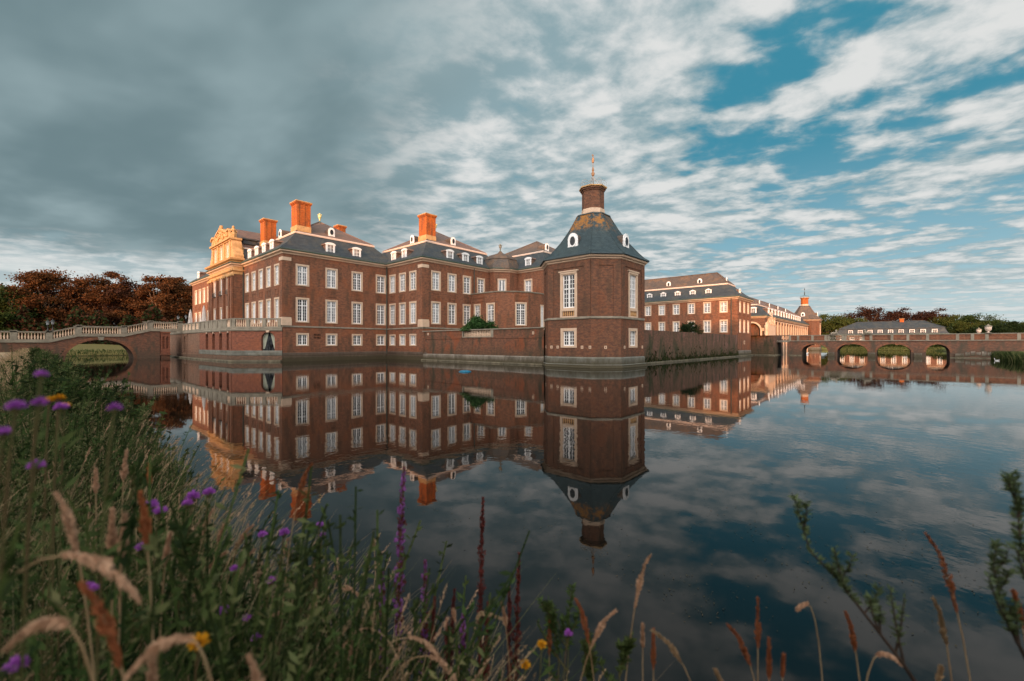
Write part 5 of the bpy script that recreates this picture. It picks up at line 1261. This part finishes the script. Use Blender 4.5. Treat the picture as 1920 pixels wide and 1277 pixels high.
# trees on the near bank behind the viewer: their long evening shade lies over water and lower walls
def sh(r, q): return (-(SUN_V[0]) * q + SUN_V[1] * r, -(SUN_V[1]) * q - SUN_V[0] * r)
PROF = [(-84, 20), (-72, 20), (-61, 20), (-50, 22), (-40, 22.5), (-30, 21), (-20, 17.5), (-11, 17.5), (-2, 28), (6, 32), (14, 31), (22, 29.), (30, 27), (38, 26), (47, 25.5), (56, 24.5), (65, 23.5), (74, 21.), (83, 20.), (92, 18.5), (102, 18.), (112, 18.), (122, 17)]
for i, (r, h) in enumerate(PROF):
    x, y = sh(r, -40 - 4 * (i % 2)); tree(['g1', 'g3', 'g2'][i % 3], x, y, h, 'bank tree standing behind the viewer on the near shore', group='shade trees on the near bank', wid=1.25)
    x, y = sh(r + 5, -47 - 3 * (i % 2)); tree(['g3', 'g1'][i % 2], x, y, h * .95, 'bank tree standing behind the viewer on the near shore', group='shade trees on the near bank', wid=1.3)

# ---- bushes
def bush(label, x, y, z, w, h, n=2600, leafm='leaf_dark', open_=False):
    rg = np.random.default_rng(int(x * 10)); t = thing('bush', label, 'bush', loc=(x, y, z)); C = []
    for i in range(34):
        a = rg.uniform(0, 2 * pi); r = rg.uniform(0, 1) ** .6; zz = h * (1 - r ** 2) * rg.uniform(.3, 1.); C.append((r * w / 2 * cos(a) * .9, r * w / 2 * sin(a), zz))
    C = np.array(C); L = np.concatenate([c + rg.normal(size=(n // 34, 3)) * np.array([.3, .3, .22]) for c in C]); L[:, 2] = np.maximum(L[:, 2], .02); V, F = leaf_quads(L, .13, .8, .5, rg)
    quad_obj('foliage', V, F, [M[leafm]], None, t); s = MB()
    for c in C[:14]: s.tube([(0, 0, 0), (c[0] * .5, c[1] * .5, c[2] * .6), tuple(c)], [.05, .035, .01], 5)
    s.build('stems', M['bark'], t)
M['leaf_rhodo'] = leaf_mat('rhododendron_leaves', (.035, .085, .025), (.06, .13, .04), 1.5)
bush('round dark green bush on the terrace above the small balustrade', 39.3, 40.8, 4.1, 4.3, 1.75, 8000, 'leaf_rhodo')
bush('ragged dark shrub on top of the moat wall before the side wing', 67.8, 23.6, 3.9, 3.4, 2.2, 3200, 'leaf_dark')
# reeds on the right bank and grass beyond the bridge arches
def bs(n): x = rng.uniform(66, 101, n); return np.stack([x, -12. - rng.uniform(-.5, 1.6, n), np.zeros(n) - .1], -1)
tag(grow('bank_reeds', 9000, bs, [M['herb'], M['herb_d'], M['grass_g'], M['leaf_dark']], (.03, .07), (.6, 1.5), .5), 'green reeds and grass on the right bank by the bridge end', 'reeds', kind='stuff')
def bs2(n):
    x = rng.uniform(199.3, 201.5, n); y = rng.uniform(-12, 18, n); return np.stack([x, y, ground_z(x, y) - .1], -1)
def bs3(n):
    x = rng.uniform(1, 16, n); y = rng.uniform(117.4, 119.4, n); return np.stack([x, y, ground_z(x, y) - .1], -1)
tag(grow('far_bank_grass', 7000, lambda n: np.concatenate([bs2(n - 900), bs3(900)]), [M['herb'], M['grass_g'], M['leaf_green']], (.04, .09), (.25, .6), .5), 'tall green grass on the far banks seen through the bridge arches', 'grass', kind='stuff')

#==================================================================== NEAR BANK PLANTS
def bank(n, y0, y1, p=1.6, x0=-.9, x1=1.02):
    y = y0 + (y1 - y0) * rng.uniform(0, 1, n) ** p; x = x0 + (x1 - x0) * rng.uniform(0, 1, n) ** .7
    x += .15 * np.sin(y * 1.3)
    return np.stack([x, y, ground_z(x, y) - .02], -1)
tag(grow('bank_grass', 22000, lambda n: bank(n, .9, 14., 1.5), [M['grass_g'], M['herb'], M['straw'], M['grass_g'], M['straw']], (.0015, .004), (.35, .95), .8, 4, .1), 'tall green and straw-coloured grass on the near bank', 'grass', kind='stuff')
tag(grow('distant_bank_grass', 14000, lambda n: bank(n, 12, 88., 1.4, -1.2, 1.5), [M['straw'], M['herb'], M['seed'], M['straw'], M['grass_g']], (.010, .024), (.3, .95), .7, 3, .1), 'dry grass and weeds along the shore towards the left bridge', 'grass', kind='stuff')
def herbs(n, y0, y1, p, per, hts, name, mats, leaf=.03, x0=-.35, x1=.92):
    B = bank(n, y0, y1, p, x0, x1); hh = rng.uniform(*hts, n) * (1 + .25 * np.sin(B[:, 1] * 1.7)); az = rng.uniform(0, 2 * pi, n); ln = rng.uniform(0, .35, n)
    t = rng.uniform(.12, 1., (n, per)); az2 = rng.uniform(0, 2 * pi, (n, per)); rr = rng.uniform(.006, .065, (n, per)) * (1.2 - t) * (1 + leaf * 12)
    X = B[:, None, 0] + np.cos(az)[:, None] * ln[:, None] * t ** 2 * hh[:, None] + rr * np.cos(az2); Y = B[:, None, 1] + np.sin(az)[:, None] * ln[:, None] * t ** 2 * hh[:, None] + rr * np.sin(az2); Zz = B[:, None, 2] + hh[:, None] * t + rr * .2
    C = np.stack([X, Y, Zz], -1).reshape(-1, 3); D = np.stack([np.cos(az2), np.sin(az2), np.full_like(az2, .5)], -1).reshape(-1, 3); V, F = leaf_quads(C, leaf, .6, .33, None, D)
    mi = np.repeat(rng.integers(0, len(mats), n), per); k = 4; sw = .0018 + leaf * .02
    cx = np.cos(az) * ln * hh; cy = np.sin(az) * ln * hh; S = np.stack([np.stack([B[:, 0] + cx * (j / k) ** 2 + e * sw, B[:, 1] + cy * (j / k) ** 2 - e * sw, B[:, 2] + hh * j / k], -1) for j in range(k + 1) for e in (-1, 1)], 1).reshape(-1, 3)
    SF = ((np.arange(n) * 2 * (k + 1))[:, None, None] + np.array([[2 * j, 2 * j + 1, 2 * j + 3, 2 * j + 2] for j in range(k)])[None]).reshape(-1, 4) + len(V)
    return quad_obj(name, np.concatenate([V, S]), np.concatenate([F, SF]), mats, np.concatenate([mi, np.repeat(rng.integers(0, 2, n), k)]))
HM = [M['herb'], M['herb_d'], M['herb'], M['herb_d'], M['grass_g']]
tag(herbs(2300, 1.0, 9., 1.3, 60, (.45, 1.0), 'bank_herbs', HM, .018), 'dense leafy green weeds covering the near bank', 'weeds', kind='stuff')
tag(herbs(2600, 7., 60., 1.5, 34, (.5, 1.15), 'shore_herbs', HM, .05, -.1, 1.3), 'leafy weeds along the shore towards the left bridge', 'weeds', kind='stuff')
def fine_grass():
    n = 950; B = bank(n, .95, 7.5, 1.3, .1, 1.08); L = rng.uniform(.55, 1.05, n); az = rng.normal(-.75, .9, n); be = rng.uniform(.1, .55, n); D = np.stack([np.cos(az), np.sin(az), 0 * az], -1); SV = []; SF = []; C = []; DD = []
    k = 5; P = [B + D * (L * be * (j / k) ** 2)[:, None] + np.array([0, 0, 1.]) * (L * (j / k) * (1 - .25 * be * j / k))[:, None] for j in range(k + 1)]
    sd = np.stack([-np.sin(az), np.cos(az), 0 * az], -1) * .0012; V = np.stack([q for p_ in P for q in (p_ - sd, p_ + sd)], 1).reshape(-1, 3); base = (np.arange(n) * 2 * (k + 1))[:, None, None]
    F = (base + np.array([[2 * j, 2 * j + 1, 2 * j + 3, 2 * j + 2] for j in range(k)])[None]).reshape(-1, 4)
    ax = P[k] - P[k - 1]; ax /= np.linalg.norm(ax, axis=1, keepdims=True); hl = rng.uniform(.04, .11, n); m = 34; t = rng.uniform(0, 1, (n, m)); w = .0035 * np.sin(pi * np.clip(t, .05, .97)) ** .6
    C = P[k][:, None] - ax[:, None] * (hl[:, None] * t)[..., None] + rng.normal(size=(n, m, 3)) * w[..., None]; V2, F2 = leaf_quads(C.reshape(-1, 3), .0055, 1., .35, None, np.repeat(ax * 1.5, m, 0))
    mi = np.concatenate([np.zeros(len(F), int), np.repeat(rng.integers(0, 3, n), m)]); return quad_obj('fine_seeding_grass', np.concatenate([V, V2]), np.concatenate([F, F2 + len(V)]), [M['straw'], M['seed'], M['straw']], mi)
tag(fine_grass(), 'fine pale seeding grasses mixed through the near bank plants', 'grass', kind='stuff')
# floating weed
def weed():
    C = []
    cl = [(at(px, 1920 / (py - 644.5)), n, s) for px, py, n, s in ((1500, 1030, 60, 1.), (1600, 1050, 50, .9), (1400, 990, 40, 1.), (1330, 1130, 40, .35), (1560, 1120, 60, .5), (1700, 1090, 50, .5), (1830, 1060, 60, .6), (1680, 940, 60, 1.4), (950, 960, 50, .9), (1010, 900, 70, 1.6), (720, 820, 90, 2.5), (380, 765, 90, 3.), (330, 745, 80, 3.5), (1180, 780, 80, 3.5), (1450, 830, 70, 3.), (1130, 1040, 50, .5), (1250, 1110, 60, .4), (700, 900, 40, 1.), (1600, 760, 80, 5.), (1300, 860, 60, 2.), (880, 890, 60, 1.4))]
    for c, n, s in cl: C.append(np.array([c.x, c.y, .006]) + rng.normal(size=(n, 3)) * np.array([s * .6, s * .9, 0]))
    n = 900; px = rng.uniform(250, 1900, n); Z = rng.uniform(4, 38, n) ; t = (px - 960) / 800; C.append(np.stack([Z * (cos(YAW) + t * sin(YAW)), Z * (sin(YAW) - t * cos(YAW)), np.full(n, .006)], -1))
    C = np.concatenate(C); n = len(C); a = rng.uniform(0, 2 * pi, n); s = rng.uniform(.004, .02, n) * (.6 + .06 * np.hypot(C[:, 0], C[:, 1])); d = np.stack([np.cos(a), np.sin(a), 0 * a], -1) * s[:, None]; e = np.stack([-np.sin(a), np.cos(a), 0 * a], -1) * (s * .3)[:, None]
    V = np.stack([C - d, C - e, C + d, C + e], 1).reshape(-1, 3); V[:, 2] = .006 + rng.uniform(0, .004, len(V)); return quad_obj('floating_weed', V, np.arange(4 * n).reshape(-1, 4), [M['algae']])
tag(weed(), 'dark flecks of floating weed scattered over the water', 'water weed', kind='stuff')

# ---- single plants
def curve_pts(base, tip, sag, k=8):
    base, tip = Vector(base), Vector(tip); r = []
    for i in range(k + 1):
        t = i / k; p = base.lerp(tip, t); p = Vector((base.x + (tip.x - base.x) * t ** 2, base.y + (tip.y - base.y) * t ** 2, base.z + (tip.z - base.z) * (1 - (1 - t) ** (1 + sag)))); r.append(p)
    return r
def along(pts, t):
    ls = [(b - a).length for a, b in zip(pts, pts[1:])]; d = t * sum(ls)
    for i, l in enumerate(ls):
        if d <= l or i == len(ls) - 1: return pts[i].lerp(pts[i + 1], min(1., d / max(l, 1e-6)))
        d -= l
def base_of(tip, lean):
    x, y = tip.x - lean[0], tip.y - lean[1]; return Vector((x, y, float(ground_z(x, y)) - .02))
def lean3(l, along_right): return (sin(YAW) * along_right, -cos(YAW) * along_right)
def head(pts, t0, n, rad, size, mat_, parent, name, aspect=.5, whorl=False, rg=None, taper=True):
    rg = np.random.default_rng(rg or 5); T = t0 + (1 - t0) * rg.uniform(0, 1, n); C = np.array([along(pts, t) for t in T]); w = (np.sin(pi * np.clip((T - t0) / (1 - t0), .04, .98) ** .8) ** .7) * (1 + .45 * np.sin(T * 90 + n)) if taper else np.ones(n)
    a = rg.uniform(0, 2 * pi, n); r = rad * w * rg.uniform(.3, 1, n); ax = Vector(pts[-1] - pts[-3]).normalized(); e1 = ax.cross(Vector((0, 0, 1)) if abs(ax.z) < .9 else Vector((1, 0, 0))).normalized(); e2 = ax.cross(e1)
    D = np.outer(np.cos(a), np.array(e1)) + np.outer(np.sin(a), np.array(e2)); C = C + D * r[:, None]; V, F = leaf_quads(C, size, 1., aspect, rg, D * .8 + np.array(ax) * 1.5)
    return quad_obj(name, V, F, [M[mat_]], None, parent)
def leaves_on(pts, t0, t1, n, size, mat_, parent, seed=3, aspect=.25, up=.6):
    rg = np.random.default_rng(seed); T = np.linspace(t0, t1, n); C = np.array([along(pts, t) for t in T]); a = np.arange(n) * 2.4; D = np.stack([np.cos(a), np.sin(a), np.full(n, up)], -1); D /= np.linalg.norm(D, axis=1, keepdims=True)
    C = C + D * size; V, F = leaf_quads(C, size, .5, aspect, rg, D * 3); return quad_obj('foliage', V, F, [M[mat_]], None, parent)
def spike(px, py, d, lean=0., kind='purple', label='', w=.018):
    tip = at(px, d, H - (py - 644.5) / 800 * d); b = base_of(tip, lean3(0, lean)); 
    name, cat, grp = ('loosestrife', 'wildflower', 'purple loosestrife spikes') if kind == 'purple' else ('dock_spike', 'wild plant', 'dark red dock spikes')
    t = thing(name, label, cat, grp); pts = curve_pts(b, tip, .25); s = MB(); s.tube(pts, [.004] * 5 + [.003] * 3 + [.0015], 5); s.build('stem', M['stem' if kind == 'purple' else 'sorrel'], t)
    L = (tip - b).length; t0 = 1 - min(.75, .62 / L)
    if kind == 'purple': head(pts, t0, 420, w, .008, 'sorrel', t, 'seed_head', rg=int(px)); head(pts, t0, 210, w * 1.15, .0085, 'mauve', t, 'flowers', .8, rg=int(px) + 1); leaves_on(pts, .1, t0, 22, .03, 'herb_d', t)
    else: head(pts, t0, 620, w * .8, .008, 'sorrel', t, 'seed_head', rg=int(px)); leaves_on(pts, .05, t0, 10, .03, 'herb_d', t)
    return t
def grass(px, py, d, lean=.1, ln=.13, kind='seed', droop=0., label=None, rad=.006):
    tip = at(px, d, H - (py - 644.5) / 800 * d); b = base_of(tip, lean3(0, lean)); t = thing('seeding_grass', label or 'dry grass stalk with seed head', 'grass stalk', 'seeding grass stalks on the near bank'); pts = curve_pts(b, tip, .55 + droop, 12)
    if droop > 0:
        dr = lean3(0, 1 if lean > 0 else -1)
        for i in range(7): f = (i + 1) / 7; pts.append(tip + Vector((dr[0], dr[1], 0)) * (ln * .75 * f) - Vector((0, 0, ln * droop * f * f)))
    s = MB(); s.tube(pts, [.0016] * (len(pts) - 2) + [.001, .0005], 4); s.build('stem', M['stem_t'], t); L = sum((pts[i + 1] - pts[i]).length for i in range(len(pts) - 1)); head(pts, max(.3, 1 - ln / L), 300, rad, .0072, kind, t, 'seed_head', .35, rg=int(px * 3 + py)); return t
def flower(px, py, d, r=.016, lean=.05, col='purple', label='', leafn=26, name='knapweed', cat='wildflower', grp='purple knapweed flowers'):
    c = at(px, d, H - (py - 644.5) / 800 * d); b = base_of(c, lean3(0, lean)); t = thing(name, label, cat, grp); pts = curve_pts(b, c, .4, 8); s = MB(); s.tube(pts, [.0018] * 9, 5); s.build('stem', M['stem'], t); leaves_on(pts, .2, .96, leafn, .028 if d > .9 else .014, 'herb', t, int(px))
    k = MB(); k.sphere((c.x, c.y, c.z - r * .3), r * .5, 8); k.build('bud', M['stem'], t); rg = np.random.default_rng(int(px + py)); D = rg.normal(size=(110, 3)); D[:, 2] = np.abs(D[:, 2]) * .8; D /= np.linalg.norm(D, axis=1, keepdims=True)
    V, F = leaf_quads(np.array(c) + D * r * .7, r * .42, .8, .35, rg, D * 2); quad_obj('petals', V, F, [M[col]], None, t); return t
for px, py, d, ln_, kd, lb in ((758, 876, 1.5, .03, 'purple', 'tallest purple loosestrife spike, left of the centre'), (717, 1072, 1.5, 0, 'purple', 'purple loosestrife spike left of the tallest one'), (797, 1052, 1.55, 0, 'purple', 'thin loosestrife spike right of the tallest one'),
        (906, 932, 1.6, .02, 'dock', 'tallest dark red dock spike near the centre'), (974, 1038, 1.6, .02, 'dock', 'slim dark red dock spike right of the tallest dock'), (955, 1100, 1.6, 0, 'dock', 'short dark red dock spike beside the slim one'), (852, 1106, 1.55, .03, 'dock', 'broad dark red dock spike between loosestrife and tallest dock'),
        (868, 1150, 1.5, 0, 'purple', 'low loosestrife spike behind the broad dock spike'), (914, 1130, 1.6, .01, 'dock', 'short dock spike just right of the tallest dock'), (815, 1120, 1.5, .02, 'dock', 'small dock spike beside the thin loosestrife'), (838, 1160, 1.45, 0, 'dock', 'lowest dock spike among the loosestrife')): spike(px, py, d, ln_, kd, lb, .016)
GR_ = [(1220, 1040, 1.3, .12, .17, 'seed', 0), (1155, 1145, 1.25, .2, .13, 'seed', 0), (1080, 1125, 1.25, -.1, .13, 'seed_o', 0), (1225, 1180, 1.3, 0, .12, 'seed_o', 0), (1205, 1170, 1.3, 0, .07, 'seed', 0), (1222, 1182, 1.2, -.3, .12, 'straw', 0), (1365, 1172, 1.2, -.2, .13, 'seed_o', 0), (1421, 1122, 1.3, 0, .15, 'seed_o', 0), (1442, 1198, 1.2, 0, .11, 'seed_o', 0),
       (1513, 1132, 1.3, -.08, .04, 'seed', .5), (1470, 1228, 1.2, .02, .06, 'seed_o', 0), (1735, 1000, 1.1, -.22, .22, 'seed_o', 0), (1750, 1122, 1.15, -.12, .13, 'straw', 0), (1585, 1148, 1.2, -.1, .11, 'seed_o', 0), (1650, 1225, 1.1, .1, .07, 'seed', .4), (1900, 1108, 1.05, -.1, .09, 'seed_o', 0), (1765, 1250, 1.1, .05, .05, 'straw', 0), (1340, 1255, 1.1, -.1, .07, 'straw', 0),
       (585, 870, 1.3, .12, .14, 'seed_o', 0), (588, 1048, 1.5, -.02, .13, 'seed', 0), (597, 1115, 1.6, .1, .05, 'seed', .3), (640, 1100, 1.5, .16, .08, 'seed', .4), (590, 1190, 1.5, .15, .09, 'seed', 0), (625, 1225, 1.5, .12, .07, 'seed', .3), (475, 985, 1.5, .16, .08, 'seed', 0), (478, 1030, 1.55, .14, .10, 'seed', 0), (470, 1000, 1.5, .2, .09, 'straw', 0), (430, 975, 1.5, .12, .09, 'seed', 0), (400, 955, 1.5, .1, .10, 'seed', 0), (425, 1035, 1.4, .2, .08, 'seed', 0),
       (105, 925, .75, -.1, .11, 'seed', 0), (262, 925, .8, -.04, .10, 'seed_o', 0), (210, 955, .85, 0, .09, 'seed', 0), (235, 965, .85, .02, .09, 'seed', 0), (150, 1095, .6, -.14, .13, 'seed_o', 0), (350, 1195, .6, -.08, .11, 'seed', .5), (465, 1230, .65, -.06, .10, 'seed', 0), (285, 1225, .7, 0, .06, 'seed', 0), (130, 1040, .6, .25, .13, 'seed', .5), (110, 1165, .55, -.1, .09, 'seed', .4), (320, 1000, 1.0, .04, .07, 'seed', 0), (238, 845, 1.3, .03, .09, 'seed', 0), (280, 870, 1.4, .0, .07, 'seed_o', 0), (180, 880, 1.3, .0, .07, 'seed', 0), (940, 1130, 1.4, -.05, .08, 'seed', 0), (850, 1145, 1.3, -.03, .03, 'seed', 0), (690, 1180, 1.2, -.16, .1, 'seed', .6), (770, 1195, 1.2, .2, .12, 'seed', .6), (800, 1230, 1.2, .18, .12, 'seed', .7), (670, 1185, 1.2, .05, .10, 'seed', 0), (1030, 1160, 1.4, .0, .12, 'seed_o', 0), (900, 1150, 1.4, .05, .1, 'straw', .2), (540, 1010, 1.7, .05, .06, 'seed', 0), (520, 1150, 1.4, .1, .07, 'seed', .2), (700, 1010, 1.8, -.02, .05, 'straw', 0), (555, 1230, 1.3, .1, .08, 'seed', 0)]
def side(px): return 'left' if px < 640 else 'middle' if px < 1280 else 'right'
for i, (px, py, d, l_, ln, kd, dr) in enumerate(GR_):
    look = {'seed': 'pale pinkish', 'seed_o': 'rusty orange', 'straw': 'bleached straw'}[kd]; pos = 'leaning right' if l_ > .08 else 'leaning left' if l_ < -.08 else 'upright'; nod = ' nodding' if dr else ''
    grass(px, py, d, l_, ln, kd, dr, f'{look}{nod} grass seed head {pos}, {["", "short", "medium", "long"][1 + (ln > .08) + (ln > .115)]}, {"near" if d < 1 else "further"} in the {side(px)} foreground at {["the top", "mid height", "the bottom"][(py > 1000) + (py > 1130)]} of the plants')
PF = [(30, 765, .55, .010), (78, 704, .6, .0075), (215, 767, .62, .009), (8, 812, .55, .008), (75, 757, .6, .009), (362, 932, 1.2, .018), (392, 925, 1.2, .016), (300, 960, 1.1, .016), (284, 948, 1.1, .016), (352, 945, 1.15, .014), (492, 1004, 1.35, .015), (533, 1000, 1.35, .016), (600, 985, 1.4, .012), (605, 1003, 1.4, .009), (508, 1090, 1.3, .014), (420, 1148, 1.2, .018), (462, 1160, 1.2, .012), (440, 1068, 1.3, .014), (68, 875, .8, .013), (265, 1028, 1.1, .014), (480, 1197, 1.2, .013), (115, 765, .9, .012), (1066, 1188, 1.3, .013), (165, 1100, 1.0, .012), (30, 1250, .6, .013), (175, 1105, .9, .010)]
for i, (px, py, d, r) in enumerate(PF):
    near = 'blurred close' if d < .7 else 'small' if r < .014 else 'bright'
    flower(px, py, d, r, .04, 'purple', f'{near} purple flower, ' + (['at the very left edge', 'left of the white speck', 'over the shore weeds', 'against the dark water', 'above the grass heads', 'below the tower reflection'][min(5, px // 95 if px < 570 else 5)]) + (' high up' if py < 850 else ' low down' if py > 1080 else ' midway') + f', {["first", "second", "third", "fourth", "fifth"][sum(1 for q in PF[:i] if abs(q[0] - px) < 60 and abs(q[1] - py) < 120) % 5]}')
for i, (px, py, d, r, lb) in enumerate(((1016, 1210, 1.3, .016, 'yellow flower low in the middle, left of the green shoots, upper one'), (985, 1248, 1.25, .016, 'yellow flower near the bottom frame edge, lower of the middle pair'), (372, 1208, .8, .018, 'orange-yellow flower behind the nodding grass at the lower left'), (110, 748, 1.0, .012, 'yellow ragwort head left in the shore weeds'), (92, 752, 1.0, .011, 'second yellow ragwort head beside the purple flowers'), (122, 762, 1.05, .011, 'third lower yellow ragwort head in the shore weeds'))): flower(px, py, d, r, .02, 'yellow', lb, 20, 'ragwort', 'wildflower', 'yellow wildflowers')
def shoot(label, P, d, nl=90, side_shoots=8, seed=1, name='willow_shoot', leafm='willow', leafs=.010, thick=.0052):
    pts = [at(px, dd, H - (py - 644.5) / 800 * dd) for px, py, dd in P]; t = thing(name, label, 'willow' if name[0] == 'w' else 'wild plant', 'willow shoots on the near bank' if name[0] == 'w' else None); n = len(pts)
    fine = []; 
    for i in range((n - 1) * 4 + 1): fine.append(along(pts, i / ((n - 1) * 4)))
    k = len(fine); s = MB(); s.tube(fine, [thick * (1 - .85 * i / k) for i in range(k)], 6); s.build('branch', M['twig' if name[0] == 'w' else 'stem'], t)
    rg = random.Random(seed); C = []; D = []
    def addl(pp, nn, sz):
        for i in range(nn):
            q = along(pp, rg.uniform(.25, 1)); a = rg.uniform(0, 2 * pi); dd = Vector((cos(a), sin(a), rg.uniform(.1, 1.2))).normalized(); C.append(q + dd * sz * .8); D.append(dd)
    addl(fine[k // 3:], int(nl * 1.8), leafs)
    for j in range(side_shoots):
        f = rg.uniform(.15, .85); b = along(fine, f); a = rg.uniform(-1, 1); rt = Vector((sin(YAW), -cos(YAW), 0)); L = rg.uniform(.06, .2) * (1.2 - f); e = b + rt * a * L * .7 + Vector((0, 0, L)); q = [b, b.lerp(e, .5) + rt * a * .01, e]; w = MB(); w.tube(q, [.003, .002, .001], 4); w.build('twig', M['twig' if name[0] == 'w' else 'stem'], t); addl(q, 40, leafs)
    V, F = leaf_quads(np.array(C), leafs, .6, .3, np.random.default_rng(seed), np.array(D) * 3); quad_obj('leaves', V, F, [M[leafm]], None, t)
shoot('long bare-stemmed willow shoot arching up to the left in the right foreground', [(1750, 1330, 1.0), (1690, 1240, 1.0), (1620, 1150, 1.02), (1570, 1085, 1.05), (1520, 1035, 1.08), (1505, 990, 1.1), (1490, 930, 1.1)], 1., 110, 10, 4)
shoot('tall willow shoot rising at the right frame edge', [(1990, 1200, .9), (1940, 1120, .9), (1915, 1030, .92), (1908, 960, .95), (1898, 885, .96)], .9, 110, 6, 7)
shoot('lower willow shoot just left of the tall one at the right edge', [(1960, 1300, .95), (1905, 1200, .95), (1875, 1120, .97), (1862, 1060, .98), (1870, 1020, 1.)], .9, 110, 6, 9)
for i, (a, lb) in enumerate((([(1045, 1330, 1.4), (1048, 1240, 1.4), (1035, 1160, 1.4), (1028, 1125, 1.4)], 'bright green leafy shoot beside the yellow flowers'), ([(1060, 1330, 1.4), (1066, 1220, 1.4), (1068, 1140, 1.4), (1072, 1098, 1.4)], 'tallest bright green leafy shoot right of the yellow flowers'), ([(1110, 1330, 1.3), (1100, 1250, 1.3), (1105, 1190, 1.3)], 'short bright green leafy shoot right of the tallest one'), ([(1170, 1330, 1.3), (1160, 1260, 1.3), (1180, 1200, 1.3)], 'green leafy shoot under the tall grass heads'), ([(700, 1330, 1.3), (690, 1250, 1.3), (695, 1175, 1.3)], 'green leafy shoot left of the loosestrife'), ([(330, 1150, 1.2), (345, 1040, 1.2), (350, 950, 1.2)], 'leafy green flower shoot over the left weeds'), ([(565, 1180, 1.4), (560, 1080, 1.4), (555, 1010, 1.4)], 'leafy green shoot against the dark water at the left'), ([(230, 960, 1.5), (265, 900, 1.5), (300, 880, 1.5)], 'leafy shrub shoot reaching over the water at the left'))):
    shoot(lb, a, 1.3, 70, 5, 20 + i, 'herb_shoot', 'herb', .012, .003)
for o in bpy.data.objects:
    if '_w' in o: del o['_w']

from collections import defaultdict
dd = defaultdict(list)
for o in bpy.data.objects:
    if 'label' in o and o.get('group') in ('purple knapweed flowers', 'seeding grass stalks on the near bank'): dd[o['label']].append(o)
for l, os_ in dd.items():
    if len(os_) > 1:
        for i, o in enumerate(os_): o['label'] = l + [', left one', ', right one', ', middle one', ', last one'][min(i, 3)]
